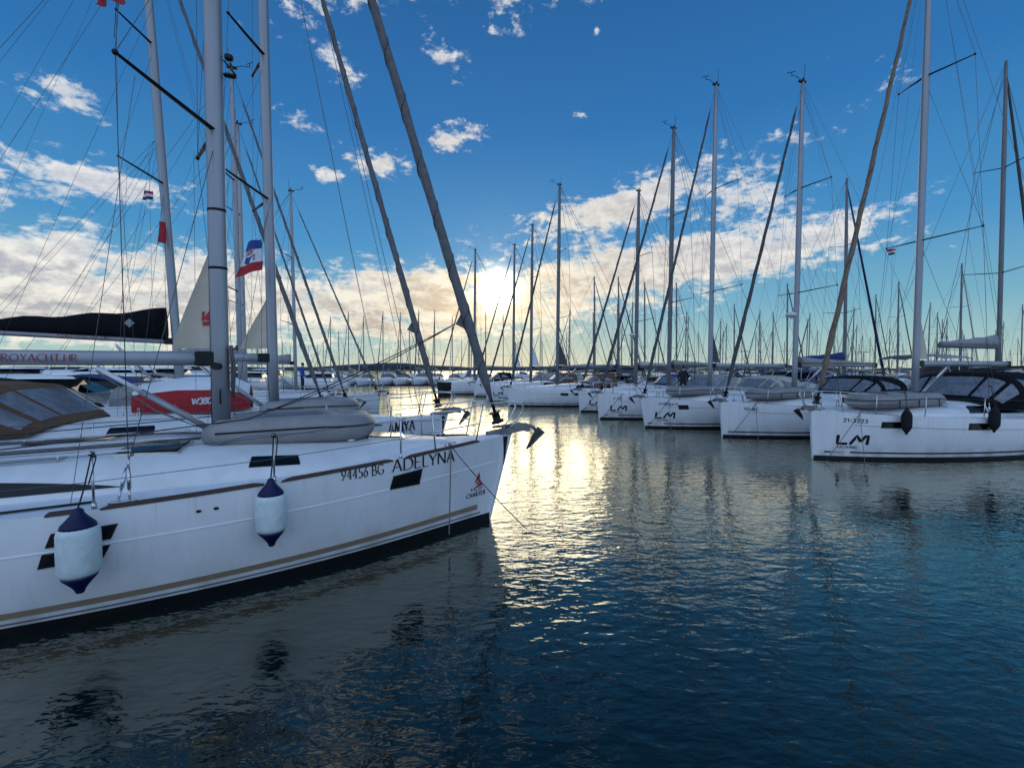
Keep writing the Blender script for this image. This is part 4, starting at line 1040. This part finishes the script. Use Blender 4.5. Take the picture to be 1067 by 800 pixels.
roof_side_window(Bq, am['roof'], -6.1, -6.9, .93, .78, -1, .06)
dinghy('grey inflatable dinghy upside down on the foredeck of the second yacht, beyond the nearest dinghy', Bq.world((-3.35, 0, Bq.roof_z(-3.0, 0)+.02)), Bq.rz, 2.1, 1.4, .20, tilt=-.03)
ck = Bq.world(am['cleats'][0])
for k, (p, Y_, lab) in enumerate((((428, 470), 10.9, 'short dark mooring line hanging down the bow of the second yacht'), ((462, 466), 11.0, 'dark mooring line slanting forward from the cleat of the yacht lettered AMIYA'))):
    rope(lab, [ck, Bq.world(Bq.xz(-1.25, Bq.sheer(.095), -1, .02)), at(p[0], p[1], Y_)-Vector((0, 0, .5))], .009)

B3 = Hull(L=13.0, B=2.0, fb=1.42, fm=1.1, rake=.4, pos=(-6.02, 14.95), rz=.31)
b3 = yacht('white sloop in the third left berth with a black sail cover along its boom', B3, J=4.2, top=16.6, roof=(-1.3, -8.8, 1.3, .38), mast_r=.12, sp_len=1.4, sp_aft=.5, sp_z=[8.2, 12.2], nsp=2, rake=.05,
           genoa=dict(r=.09), boom_z=3.55, boom_len=5.0, boom_r=.09, rise=.22, cover=(.95, 'canvas_black'), hood=(-6.4, -7.3, -8.6, 1.4, .6, 'canvas_black'), clew=.2, tab=False)
def boom_text2(Yd, txt, x0, h, m):
    a, b = Yd['a'], Yd['b']
    def fn(s, y, l):
        x = x0+s; k = (a.x-x)/(a.x-b.x); zc = a.z+(b.z-a.z)*k; return Vector((x, -.063-l, zc+y-h/2))
    mb, _ = text_mesh(txt, fn, h, 1.3, .12, .06, .22, True); mb.build('boom_lettering', MT[m], Yd['boom'])
boom_text2(b3, 'EUROYACHT.HR', b3['a'].x-2.6, .09, 'red')
q = MB(); c = b3['a']+Vector((-.9, -.165, .50)); q.add([c+Vector((0, 0, .13)), c+Vector((-.13, -.004, 0)), c+Vector((0, 0, -.13)), c+Vector((.13, .0, 0))], [(0, 1, 2, 3)], False)
q.add([c+Vector((dx*.07, -.012, dz*.07)) for dx, dz in ((0, 1), (-1, 0), (0, -1), (1, 0))], [(0, 1, 2, 3)], False)
q.build('cover_badge', MT['hypalon_light'], b3['boom'])
# red upturned boat on its foredeck
def red_boat():
    c = B3.world((-3.62, -.4, 1.50)); t = thing('upturned_tender', 'red upturned tender with a white bottom on the foredeck behind the nearest mast', 'dinghy', c, B3.rz)
    L_, W_ = 2.75, 1.7; s = MB(); u = MB()
    def out(k): a = abs(2*k-1); return (1-max(0, (k-.60)/.40)**2.2*.75)*(1-.12*max(0, (.2-k)/.2))
    def P(k, v, zz): return Vector((-L_/2+L_*k, v*W_/2*out(k), zz))
    prof = [(-1.0, 0.0), (-1.03, .3), (-1.0, .56)]
    def skirt(side):
        return lambda a, b, l: P(a, side*(1.0+.03*sin(b*pi)), (.02+.60*b)*(.78+.22*min(1, a*2.5))*(1-.25*max(0, a-.8)/.2))+Vector((0, side*(l-.015), 0))
    for sd in (-1, 1): s.sheet(skirt(sd), 20, 5, .015)
    s.build('side_panel', MT['red_cloth'], t)
    def top(a, b, l): v = 2*b-1; return P(a, v*1.02, (.62+.36*(1-abs(v)**2.2))*(.78+.22*min(1, a*2.5))*(1-.25*max(0, a-.8)/.2)+l)
    u.sheet(top, 22, 14, .015); u.build('bottom', MT['gelcoat'], t)
    def fn(s_, y, l): 
        x = .08+s_; return Vector((x, -W_/2*out((x+L_/2)/L_)*1.03-.004-l, .22+y+.05*s_))
    mb, _ = text_mesh('W380E', fn, .165, 1.05, .24, .20, .10, False, None, .12); mb.build('side_lettering', MT['white_cloth'], t)
red_boat()
B3b = Hull(L=11.5, B=1.85, fb=1.3, fm=1.05, rake=.35, pos=(-6.7, 18.9), rz=.31)
b3b = yacht('smaller white sloop with a thin mast in the fourth left berth', B3b, J=4.1, top=14.2, roof=(-1.3, -7.8, 1.15, .36), mast_r=.10, sp_len=1.0, sp_aft=.3, nsp=2, near=False, wire_r=.006, genoa=dict(r=.075), boom_z=3.1, boom_len=4.0, cover=(.5, 'canvas_grey'), hood=(-5.8, -6.6, -7.8, 1.25, .6, 'canvas_grey'), tab=False)
B4 = Hull(L=12.5, B=2.0, fb=1.3, fm=1.05, rake=.35, pos=(-9.3, 23.6), rz=.31)
b4 = yacht('white sloop with a white cabin top set back in the fifth left berth', B4, J=4.1, top=14.6, roof=(-1.3, -8.4, 1.3, .42), mast_r=.10, near=False, wire_r=.007, genoa=dict(r=.075), boom_z=3.2, cover=(.5, 'canvas_grey'), hood=(-6.2, -7.1, -8.4, 1.35, .6, 'canvas_grey'), tab=False)
B5 = Hull(L=12.5, B=2.0, fb=1.18, fm=1.0, rake=.12, p=2.4, q=.9, pos=(-8.55, 29.3), rz=.31)
b5 = yacht('white sloop ending the left row, a person in blue on its foredeck', B5, J=5.0, top=13.5, roof=(-2.2, -8.4, 1.3, .38), mast_r=.10, near=False, wire_r=.008, genoa=dict(r=.075), boom_z=3.1, cover=(.5, 'canvas_grey'), tab=False)

# ------------------------------------------------------------------ motor yachts on the far side of the left pontoon
def motor_yacht(label, pos, rz, L=10.5, B=1.75, top_m='gelcoat', cover='canvas_black', fly=True):
    H = Hull(L=L, B=B, fb=1.45, fm=1.05, rake=.9, p=2.4, q=1.0, pos=pos, rz=rz)
    R = thing('motor_yacht', label, 'motor yacht', (pos[0], pos[1], 0), rz)
    hull, deck = hull_parts(H, R, 26); H.strip(-.2, .13, -.9, -L+.1, .006, n=14, side=1).build('boot_stripe', MT['boot'], hull); H.strip(-.2, .13, -.9, -L+.1, .006, n=14, side=-1).build('boot_stripe', MT['boot'], hull)
    def house(name, x0, x1, w, z0, h, rk, m, tap=.82):
        mb = MB(); rings = []
        for (k, xs_, ww) in ((0, 0, 1), (.45, .4, .97), (.86, .85, .86), (1.0, 1.0, .76)):
            xa, xb = x0-rk*xs_, x1+.25*xs_; n = []
            for (cx, sy) in ((xa, 1), (xb, 1), (xb, -1), (xa, -1)):
                n.append(Vector((cx, sy*w*ww, z0+h*k)))
            a, b, c, d = n; n = [a-Vector((.5, 0, 0)), b, c, d-Vector((.5, 0, 0)), d*.5+a*.5+Vector((0, -w*ww*.55, 0)), a*.5+d*.5+Vector((0, w*ww*.55, 0))]
            rings.append(n)
        mb.loft(rings, True, smooth=False); return mb.build(name, MT[m], R)
    cab = house('cabin', -2.4, -8.0, 1.35, H.sheer(.4)-.02, .62, .8, 'gelcoat_dull')
    sal = house('saloon', -3.9, -8.2, 1.22, H.sheer(.4)+.58, .62, 1.0, 'glass')
    rf = house('roof', -4.5, -8.9, 1.32, H.sheer(.4)+1.19, .16, .25, top_m)
    if fly:
        q = MB(); q.tube([(-8.4, -1.2, H.sheer(.4)+1.3), (-8.0, -1.15, H.sheer(.4)+1.9), (-7.9, 0, H.sheer(.4)+2.0), (-8.0, 1.15, H.sheer(.4)+1.9), (-8.4, 1.2, H.sheer(.4)+1.3)], .05, 8); q.build('radar_arch', MT['gelcoat'], R)
    q = MB(); q.sheet(lambda a, b, l: Vector((-8.6-1.7*a, 1.25*(2*b-1), H.sheer(.4)+1.30-.35*a*a+.05*sin(b*pi)+l)), 6, 8, .012); q.build('cockpit_cover', MT[cover], R)
    pulpit(H, R, .55); stanchions(H, R, [-3, -4.6, -6.2], .55)
    return R
motor_yacht('white motor yacht with black cockpit cover beyond the left pontoon, under the nearest boom', (-23.5, 9.6), pi+.31)
motor_yacht('white motor yacht with blue cockpit cover beyond the left pontoon', (-25.0, 15.2), pi+.31, cover='canvas_blue', fly=False)
motor_yacht('white motor yacht with grey cockpit cover farthest behind the left pontoon', (-27.5, 21.5), pi+.31, L=12, B=1.95, cover='canvas_grey')
motor_yacht('low white motor yacht in the gap behind the black covered sloop', (-13.5, 20.2), .31, L=9.5, cover='canvas_brown', fly=False)

def copy_deep(o, parent=None):
    c = o.copy(); COL.objects.link(c)
    if parent: c.parent = parent
    for ch in list(o.children): copy_deep(ch, c)
    return c
GM = 'white motor yachts moored far off behind the left row'
mfar = motor_yacht('white motor yacht moored far off behind the left row', (-44, 37), pi+.31); mfar['group'] = GM
rm = random.Random(5)
for (px, Y_) in ((20, 46), (62, 40), (105, 52), (128, 38), (170, 47), (205, 58), (236, 44), (262, 55), (288, 62), (40, 66), (150, 70), (230, 74)):
    c = copy_deep(mfar); c.location = ((px-533.5)/F_PX*Y_, Y_, 0); c.rotation_euler = (0, 0, (.31 if rm.random() < .5 else pi+.31)+rm.uniform(-.05, .05)); s_ = rm.uniform(.9, 1.2); c.scale = (s_, s_, s_)
# ------------------------------------------------------------------ right row
RROW = [
 # px of bow at the waterline, y there, J, mast top, extras
 dict(p=(848, 478), J=4.6, top=18.2, fb=1.45, lm=True, reg='21-3223', nm='sail_tan', hood=(-5.7, -6.7, -8.9, 1.6, .92, 'canvas_black'), bim=(-9.2, -11.6, 1.6, 2.62, 'canvas_black'), rz=.29,
      label='nearest white sloop of the right row, lettered 21-3223, with a black sprayhood'),
 dict(p=(753, 455.5), J=3.95, top=15.2, fb=1.40, lm=False, reg='112-BC', nm='sail_dark', hood=(-6.0, -6.9, -8.4, 1.5, .75, 'canvas_black'), bim=None, rz=.30,
      label='white sloop lettered 112-BC, without an LM logo, second in the right row'),
 dict(p=(669, 446), J=4.0, top=16.9, fb=1.38, lm=True, reg='KORNATI', nm='sail_dark', hood=(-6.0, -6.9, -8.2, 1.4, .7, 'canvas_cream'), bim=None, rz=.30,
      label='white LM sloop with one square black hull window, third in the right row'),
 dict(p=(624, 436.5), J=4.7, top=17.0, fb=1.38, lm=True, reg='2-312', nm='sail_dark', hood=(-6.0, -6.9, -8.2, 1.4, .72, 'canvas_grey'), bim=None, rz=.30,
      label='white LM sloop half hidden by its neighbour, fourth in the right row'),
 dict(p=(604, 429), J=4.3, top=15.0, fb=1.35, lm=True, reg=None, nm='sail_dark', hood=(-6.0, -6.9, -8.2, 1.4, .7, 'canvas_blue'), bim=None, rz=.30,
      label='white LM sloop almost hidden by its neighbour, fifth in the right row'),
 dict(p=(530, 423), J=4.0, top=17.2, fb=1.35, lm=False, reg=None, nm='sail_dark', hood=(-6.0, -6.9, -8.2, 1.4, .7, 'canvas_brown'), bim=None, rz=.24,
      label='white sloop showing its long side with two small dark hull ports'),
 dict(p=(507, 417), J=4.3, top=16.2, fb=1.35, lm=True, reg=None, nm='sail_dark', hood=(-6.0, -6.9, -8.2, 1.4, .7, 'canvas_brown'), bim=None, rz=.28,
      label='distant white LM sloop just right of the furled sail of the nearest yacht'),
 dict(p=(494, 413), J=4.3, top=16.0, fb=1.35, lm=False, reg=None, nm='sail_dark', hood=(-6.0, -6.9, -8.2, 1.4, .7, 'canvas_grey'), bim=None, rz=.28,
      label='distant white sloop peeping out behind the furled sail of the nearest yacht'),
 dict(p=(456, 410.5), J=4.3, top=16.7, fb=1.4, lm=True, reg=None, nm='sail_dark', hood=(-6.0, -6.9, -8.2, 1.4, .7, 'canvas_black'), bim=None, rz=.26,
      label='farthest sloop of the right row, with a black painted bow'),
]
RB = []
for i, d in enumerate(RROW):
    Yb = F_PX*EYE/(d['p'][1]-HORIZON); Xb = (d['p'][0]-533.5)/F_PX*Yb
    H = Hull(L=12.2, B=1.98, fb=d['fb'], fm=1.16, rake=.12 if i != 2 else .3, p=2.5, q=.95, kw=.92, pos=(Xb-.1, Yb), rz=pi+d['rz'])
    near = i < 3
    Yd = yacht(d['label'], H, J=d['J']-.10, top=2.7+(d['top']-2.7)*.955, roof=(-1.4, -8.6, 1.3, .40), mast_r=.125 if near else .135, sp_len=1.35, sp_aft=.5, nsp=2, near=near, wire_r=.006 if near else .009+.0008*i,
               genoa=dict(r=.085 if near else .10), genoa_m=d['nm'], boom_z=2.9, boom_len=4.5, boom_r=.10, plate=False, cover=None if i in (0, 2, 5, 6, 7) else (.30, ('canvas_cream', 'canvas_grey', 'canvas_cream', 'canvas_grey')[i % 4]), hood=d['hood'], bim=d['bim'], tab=False, twin=True,
               st_xs=[-2.8, -4.6, -6.4, -8.2, -10.4] if near else [-3.2, -6, -9], hatches=[(-2.6, 0, .5, .5), (-5.5, 0, .5, .4)] if near else [], anchor=True, mast_m='alu' if near else 'alu_far')
    if i in (0, 2, 5, 6, 7): clew_sail(Yd['mast'], Yd['mp'], 3.05, 4.5 if i < 5 else 4.9, .45 if i < 5 else .7, m=('sail', '', 'sail_dark', '', '', 'sail_dark', 'white_cloth', 'white_cloth')[i])
    if i in (1, 4):
        c = Yd['mp'](5.0)+Vector((.30, 0, 0)); q = MB(); q.sphere(c, (.22, .22, .12), 14, 8); q.box(c+Vector((-.16, 0, -.13)), (.30, .10, .03)); q.build('radar_dome', MT['gelcoat_dull'], Yd['mast'])
    d.update(H=H, Y=Yd); RB.append(d); hull = Yd['hull']
    H.strip(-.28, .10, -.14, -12.1, .004, n=30, side=1).build('boot_stripe', MT['boot'], hull)
    H.strip(.20, .245, -1.0 if d['lm'] else -.3, -12.1, .005, n=30, side=1).build('waterline_stripe', MT['black'], hull)
    if d['lm']: H.strip(.20, .245, -.38, -.55, .005, n=4, side=1).build('waterline_stripe', MT['black'], hull)
    H.strip(lambda x, H=H: H.sheer(-x/H.L)*.745-.006, lambda x, H=H: H.sheer(-x/H.L)*.745+.006, -1.0, -12.1, .005, n=30, side=1).build('hull_line', MT['stripe_grey'], hull)
    roof_side_window(H, Yd['roof'], -4.9, -8.0, .97, .80, 1, .05)
    if d['lm']:
        hull_logo(H, hull, LM_LOGO, -.66, .47, .245, .075, 1, 'lettering', 'ink', sy=.28)
        hull_text(H, hull, 'YACHTING', -.66, 0, .075, 1, 'lettering', 'ink', sx=1.0, w=.16, thin=.12, serif=False, pen=None, level=.345)
        if i == 0:
            hull_text(H, hull, 'BENETEAU', -.58, 0, .038, 1, 'lettering', 'ink', sx=1.0, w=.14, thin=.1, serif=False, pen=None, level=.204, gap=.28)
    if d['reg']: hull_text(H, hull, d['reg'], -.74, .26, .10, 1, 'registration_number', 'ink', sx=1.3, w=.2, thin=.17, serif=False, pen=None)
H0 = RB[0]['H']; h0 = RB[0]['Y']
hull_window(H0, h0['hull'], [(918, 446), (950, 446), (950, 439.5), (919, 439.5)], 1, m='glass')
hull_window(H0, h0['hull'], [(1009, 448), (1032, 448), (1032, 441), (1010, 441)], 1, m='glass')
H2 = RB[2]['H']
hull_window(H2, RB[2]['Y']['hull'], [(707.5, 426.5), (718, 426.5), (717, 422), (706.5, 422)], 1)
H5 = RB[5]['H']
for x in (-3.6, -4.6): H5.patch([(x, .82), (x-.55, .80), (x-.55, .98), (x, 1.0)], .01, 4, 3, 1).build('hull_window', MT['fitting'], RB[5]['Y']['hull'])
H8 = RB[8]['H']; H8.strip(.02, lambda x: H8.sheer(-x/H8.L)*.97, -.02, -1.5, .008, n=12, side=1).build('bow_paint', MT['black'], RB[8]['Y']['hull'])
for (px, zt, lab) in ((945, 452, 'black fender hanging forward on the white hull lettered 21-3223'), (1036.5, 450, 'black fender hanging aft on the white hull lettered 21-3223, by the right edge')):
    x, z = H0.from_px(px, 440, 1); w_ = H0.world(H0.xz(x, z, 1, .17)); p = at(px, zt-21, w_.y)
    fender(lab, p+Vector((0, 0, .17)), p+Vector((-.02, .12, .75)), .42, .128, 'fender_grey', 'fender_grey')
dinghy('beige grey inflatable dinghy strapped on the foredeck of the nearest yacht of the right row', H0.world((-2.95, .35, H0.roof_z(-2.8, 0)+.02)), H0.rz, 2.9, 1.45, .21, 'hypalon_light', 'hypalon_light', True)
H1 = RB[1]['H']
dinghy('pale inflatable dinghy upside down on the foredeck of the second yacht from the right', H1.world((-2.9, .2, H1.roof_z(-2.8, 0)+.02)), H1.rz, 2.9, 1.5, .21, 'hypalon_light', 'hypalon_light', True)
dinghy('grey inflatable dinghy on the foredeck of the third yacht from the right', H2.world((-2.9, .2, H2.roof_z(-2.8, 0)+.02)), H2.rz, 2.8, 1.45, .2, 'hypalon', 'hypalon_light', False)
words = ['nearest', 'second', 'third', 'fourth', 'fifth']
for i in range(5):
    H = RB[i]['H']; u = .09; c = H.world(RB[i]['Y']['cleats'][1]); e = H.world(H.xz(-1.1, H.sheer(u), 1, .03))
    rope('mooring line slanting forward from the bow cleat of the %s yacht in the right row' % words[i], [c, e]+sag_pts(e, H.world((.15, .55, -.1)), .02)[1:], .008+.001*i, 'rope_dark')
    rope('mooring line hanging steeply from the bow cleat of the %s yacht in the right row' % words[i], [c, e]+sag_pts(e, H.world((-1.0, .95, -.1)), .03)[1:], .007+.001*i, 'rope_grey')

# ------------------------------------------------------------------ opposite row and the distant masts
def far_yacht(kind):
    rnd = random.Random(kind*17+3); m_cov = ['canvas_grey', 'canvas_blue', 'canvas_cream', 'canvas_black', 'canvas_brown'][kind]
    H = Hull(L=12, B=1.95, fb=1.35, fm=1.1, rake=.3, p=2.6, q=1.0)
    R = thing('sailing_yacht', None, 'sailing yacht')
    mb = MB(); ts = [1, .6, .2, 0, -.2]
    rings = [[H.pt((i/16)**1.3, t, -1) for t in ts]+[H.pt((i/16)**1.3, t, 1) for t in reversed(ts)] for i in range(17)]
    mb.loft(rings, True, close=True); hull = mb.build('hull', MT['gelcoat'], R)
    H.strip(-.2, .14, -.1, -11.8, .012, n=10, side=1).build('boot_stripe', MT['boot'], hull)
    H.strip(-.2, .14, -.1, -11.8, .012, n=10, side=-1).build('boot_stripe', MT['boot'], hull)
    coachroof(H, R, -1.5, -8.4, 1.25, .42)
    z0 = 1.75; top = 15.8; J = 4.3
    mast, mp, tips = mast_part(H, R, J, z0, top, .13, .015, 2, 1.3, .4, None, detail=False, m='alu_far')
    q = MB(); q.tube([(-J-.2, 0, 3.1), (-J-4.6, 0, 3.1)], .11, 8); bo = q.build('boom', MT['alu_far'], mast)
    sail_cover(bo, Vector((-J-.2, 0, 3.1)), Vector((-J-4.6, 0, 3.1)), .5, m_cov)
    g = MB(); a = Vector((-.2, 0, 1.5)); b = mp(top-.4); g.tube([a, a+(b-a)*.05, a+(b-a)*.9, b], [.04, .10, .06, .02], 6); g.build('furled_genoa', MT[['sail_dark', 'navy', 'sail_tan', 'sail_dark', 'sail'][kind]], R)
    q = MB()
    for s in (-1, 1):
        q.tube([(-J-.4, s*1.8, 1.2), tips[0][0 if s < 0 else 1], tips[1][0 if s < 0 else 1], mp(top-.5)], .011, 4); q.tube([(-11.9, s*1.3, 1.1), mp(top)], .010, 4)
    q.build('rigging', MT['wire'], R)
    sprayhood(H, R, -6.2, -7.0, -8.4, 1.4, .7, m_cov, windows=True)
    if kind != 2: bimini(H, R, -9, -11, 1.4, 2.5, m_cov)
    q = MB()
    for s in (-1, 1): q.tube([(-1.5, s*.9, 1.95), (-.6, s*.5, 2.0), (0, s*.25, 2.0), (0, s*.2, 1.4)], .018, 5); q.tube([(-1.5, s*.9, 1.95), (-4, s*1.7, 1.9), (-11.5, s*1.7, 1.75)], .010, 4)
    q.build('pulpit', MT['steel'], R)
    return R
PROTO = [far_yacht(k) for k in range(5)]
KIDS = {}
for o in bpy.data.objects:
    if o.parent: KIDS.setdefault(o.parent.name, []).append(o)
def copy_tree(o, parent=None):
    c = o.copy(); COL.objects.link(c)
    if parent: c.parent = parent
    for ch in KIDS.get(o.name, ()): copy_tree(ch, c)
    return c
used = set()
def put_far(kind, x, y, rz, label, group, sc=1.0):
    if kind in used: r = copy_tree(PROTO[kind])
    else: r = PROTO[kind]; used.add(kind)
    r.location = (x, y, 0); r.rotation_euler = (0, 0, rz); r.scale = (min(sc, 1.15), min(sc, 1.15), sc)
    tag(r, label, 'sailing yacht', group); return r
D = Vector((cos(.30), sin(.30)))
def opp(px, Y, kind, label, sc=1.0, rz=.30):
    m = Vector(((px-533.5)/F_PX*Y, Y)); b = m+Vector((cos(rz), sin(rz)))*4.3*min(sc, 1.15)
    put_far(kind, b.x, b.y, rz, label, None, sc)
opp(1040, 27, 0, 'tall sloop beyond the nearest right-hand yacht, its bow and dark furled sail pointing right', 1.31)
opp(880, 36, 1, 'sloop with a blue sail cover moored stern-to behind the second right-hand yacht', 1.12)
opp(1000, 30.5, 4, 'sloop with brown canvas beyond the black sprayhood at the right edge', .62)
opp(935, 40, 2, 'sloop with cream canvas far behind the nearest right-hand mast', .66)
opp(820, 44, 3, 'sloop with a black sail cover far behind the second right-hand mast', .70)
opp(765, 49, 0, 'grey covered sloop seen between the masts of the second and third right-hand yachts', .62)
opp(705, 52, 4, 'brown covered sloop seen behind the fourth right-hand yacht', .80)
opp(620, 64, 2, 'cream covered sloop seen between the fifth and sixth right-hand yachts', 1.0)
opp(645, 58, 1, 'blue covered sloop seen between the fourth and fifth right-hand masts', .92)
opp(672, 55, 3, 'black covered sloop seen right of the fifth right-hand mast', .84)
rnd = random.Random(11); n = 0; taken = []
G1 = 'white yachts in the packed rows along the horizon'
while n < 96:
    Y = rnd.choice([66, 78, 92, 108, 128, 150, 178, 205])+rnd.uniform(-4, 4)
    px = rnd.uniform(250, 1090) if Y > 100 else rnd.uniform(560 if Y < 80 else 520, 1090)
    X = (px-533.5)/F_PX*Y
    if any(abs(X-a)*.6 < 2.2 and abs(Y-b) < 8 for a, b in taken) : continue
    taken.append((X, Y)); rz = (.30 if rnd.random() < .5 else pi+.30)+rnd.uniform(-.05, .05)
    sc = rnd.uniform(.72, 1.0)*(1.0 if Y > 120 else .85)
    put_far(rnd.randrange(5), X, Y, rz, 'small far-off white sailing yacht in the packed rows of masts along the horizon', G1, sc); n += 1
for k in range(11):
    X = -32+3.05*k; put_far((k*2) % 5, X, 76+rnd.uniform(-.5, .5)+.12*k, -pi/2+rnd.uniform(-.04, .04), 'white yacht moored bow-on in the low row across the far end of the fairway', 'yachts moored bow-on across the far end of the fairway', rnd.uniform(.70, .86))

def lamp_post(label, px, Y_, h):
    x = (px-533.5)/F_PX*Y_; t = thing('lamp_post', label, 'lamp post', (x, Y_, .5), 0)
    q = MB(); q.tube([(0, 0, -.5), (0, 0, h*.5), (0, 0, h)], [.11, .09, .06], 8); q.build('post', MT['alu_far'], t)
    q = MB(); q.tube([(-.7, 0, h+.05), (0, 0, h+.12), (.7, 0, h+.05)], .05, 6); q.box((-.8, 0, h+.02), (.6, .28, .12), bev=.03); q.box((.8, 0, h+.02), (.6, .28, .12), bev=.03); q.build('lamp_head', MT['alu_far'], t)
lamp_post('twin headed grey lamp post rising behind the nearest mast of the right row', 1012, 62, 5.6)
lamp_post('twin headed grey lamp post farther off, right of the tan furled sail', 899, 84, 5.4)
lamp_post('twin headed grey lamp post farthest off, right of the third right-hand mast', 776, 96, 6.0)
# ------------------------------------------------------------------ flags, person
def person(label, foot, h, rz, jacket, lean=0.0):
    t = thing('person', label, 'person', foot, rz); k = h/1.75
    V = {'p': (0, 0, .95), 'b': (.0, 0, 1.15), 'c': (.02, 0, 1.36), 'n': (.03, 0, 1.50), 'h': (.05, 0, 1.60), 't': (.05, 0, 1.70)}
    names = list(V); vs = [Vector(v) for v in V.values()]; rad = [.155, .15, .165, .06, .098, .075]; ed = [(0, 1), (1, 2), (2, 3), (3, 4), (4, 5)]
    def chain(start, pts):
        prev = start
        for p, r in pts: vs.append(Vector(p)); rad.append(r); ed.append((prev, len(vs)-1)); prev = len(vs)-1
    for s in (-1, 1):
        chain(0, [((0, s*.10, .88), .10), ((.02, s*.11, .5), .07), ((0, s*.115, .10), .05), ((.12, s*.13, .035), .04)])
        chain(2, [((.0, s*.19, 1.40), .07), ((-.02, s*.245, 1.14), .052), ((.10, s*.22, .93), .042), ((.15, s*.205, .86), .036)])
    me = bpy.data.meshes.new('body'); me.from_pydata([v*k for v in vs], ed, []); o = bpy.data.objects.new('body', me)
    COL.objects.link(o); md = o.modifiers.new('skin', 'SKIN'); md.use_smooth_shade = True
    for i, sv in enumerate(me.skin_vertices[0].data): sv.radius = (rad[i]*k*.8, rad[i]*k); sv.use_root = (i == 0)
    sb = o.modifiers.new('sub', 'SUBSURF'); sb.levels = sb.render_levels = 2
    dg = bpy.context.evaluated_depsgraph_get(); dm = bpy.data.meshes.new_from_object(o.evaluated_get(dg)); o.modifiers.clear(); o.data = dm; o.parent = t
    for m_ in (MT['trousers'], MT[jacket], MT['skin'], MT['hair']): dm.materials.append(m_)
    for f in dm.polygons:
        c = f.center/k; f.use_smooth = True
        f.material_index = 2 if c.z > 1.49 or (abs(c.y) > .17 and c.z < .90 and c.z > .78) else (1 if c.z > .88 else 0)
    hr = MB(); hr.sphere(Vector((.03, 0, 1.675))*k, (.10*k, .088*k, .09*k), 12, 8); hr.build('hair', MT['hair'], t)
    return t
p = B5.world((-4.62, -.15, 0)); person('person in a bright blue jacket standing on a foredeck in the left row', (p.x, p.y, B5.roof_z(-4.62, -.15)), 1.72, .8, 'jacket')
p = H2.world((-3.35, -1.25, 0)); person('person in dark clothes standing beside the mast of the third right-hand yacht', (p.x, p.y, H2.deck_z(-3.35, -1.25)), 1.62, 1.2, 'jacket_dark')

t, P = flag('flag', 'blue, white and red flag with a crest flying left of the second mast', [(258, 252), (272, 249), (272.5, 281), (245, 289)], 9.9, [(0, .30, 'red_cloth'), (.30, .72, 'white_cloth'), (.72, 1.0, 'blue_cloth')])
def cf(x, y, l):
    for s in (-1,):
        p = P(.16+.52*x, .34+.40*y, 0); return p-Vector((0, .012+l, 0))
q = MB(); q.add([cf(x, y, .000) for x, y in ((0, .05), (.5, -.12), (1, .1), (1, .55), (.75, .42), (.5, .34), (.25, .42), (0, .5))], [(0, 1, 2, 3, 4, 5, 6, 7)], False); q.build('crest', MT['blue_cloth'], t)
q = MB(); strokes(q, [[(.05, .55), (.05, .95)], arc(.42, .76, .16, .18, 0, 360, 12), [(.72, .56), (.72, .95), (.95, .95)]], cf, .10, .10, 0, 1.0, 1.0, None); q.build('lettering', MT['red'], t)
wire(t, 'flag_halyard', at(273, 246, 9.9)-t.location, at(272.5, 392, 9.9)-t.location, .004, 'rope_dark'); wire(t, 'flag_halyard', at(272, 247, 9.9)-t.location, at(284, 205, 10.4)-t.location, .004, 'rope_dark')
t, P = flag('flag', 'small red flag high in the rigging at the top left corner', [(96, -7), (126, -6), (125, 3), (99, 4)], 5.3, [(0, 1, 'red_cloth')], .05)
wire(t, 'flag_halyard', at(119, 40, 5.15)-t.location, at(123, -30, 5.3)-t.location, .004, 'rope_dark')
t, P = flag('courtesy_flag', 'small red, white and blue courtesy flag below the third mast spreader', [(149, 199), (159, 199), (158, 208), (148, 208)], 13.0, [(0, .34, 'navy'), (.34, .67, 'white_cloth'), (.67, 1, 'red_cloth')])
wire(t, 'flag_halyard', at(155, 160, 13.0)-t.location, at(160, 372, 13.0)-t.location, .004, 'rope_dark')
t, P = flag('burgee', 'small plain red flag against the third left mast', [(165, 231), (172, 231), (172, 254), (164, 252)], 13.2, [(0, 1, 'red_cloth')])
wire(t, 'flag_halyard', at(172, 228, 13.2)-t.location, at(173, 372, 13.2)-t.location, .004, 'rope_dark')
t, P = flag('courtesy_flag', 'small red, white and blue courtesy flag under the nearest right-hand mast', [(925, 260), (934, 259), (933, 265), (926, 266)], 14.2, [(0, .34, 'navy'), (.34, .67, 'white_cloth'), (.67, 1, 'red_cloth')])
wire(t, 'flag_halyard', at(930, 255, 14.2)-t.location, at(926, 405, 14.2)-t.location, .004, 'rope_dark')
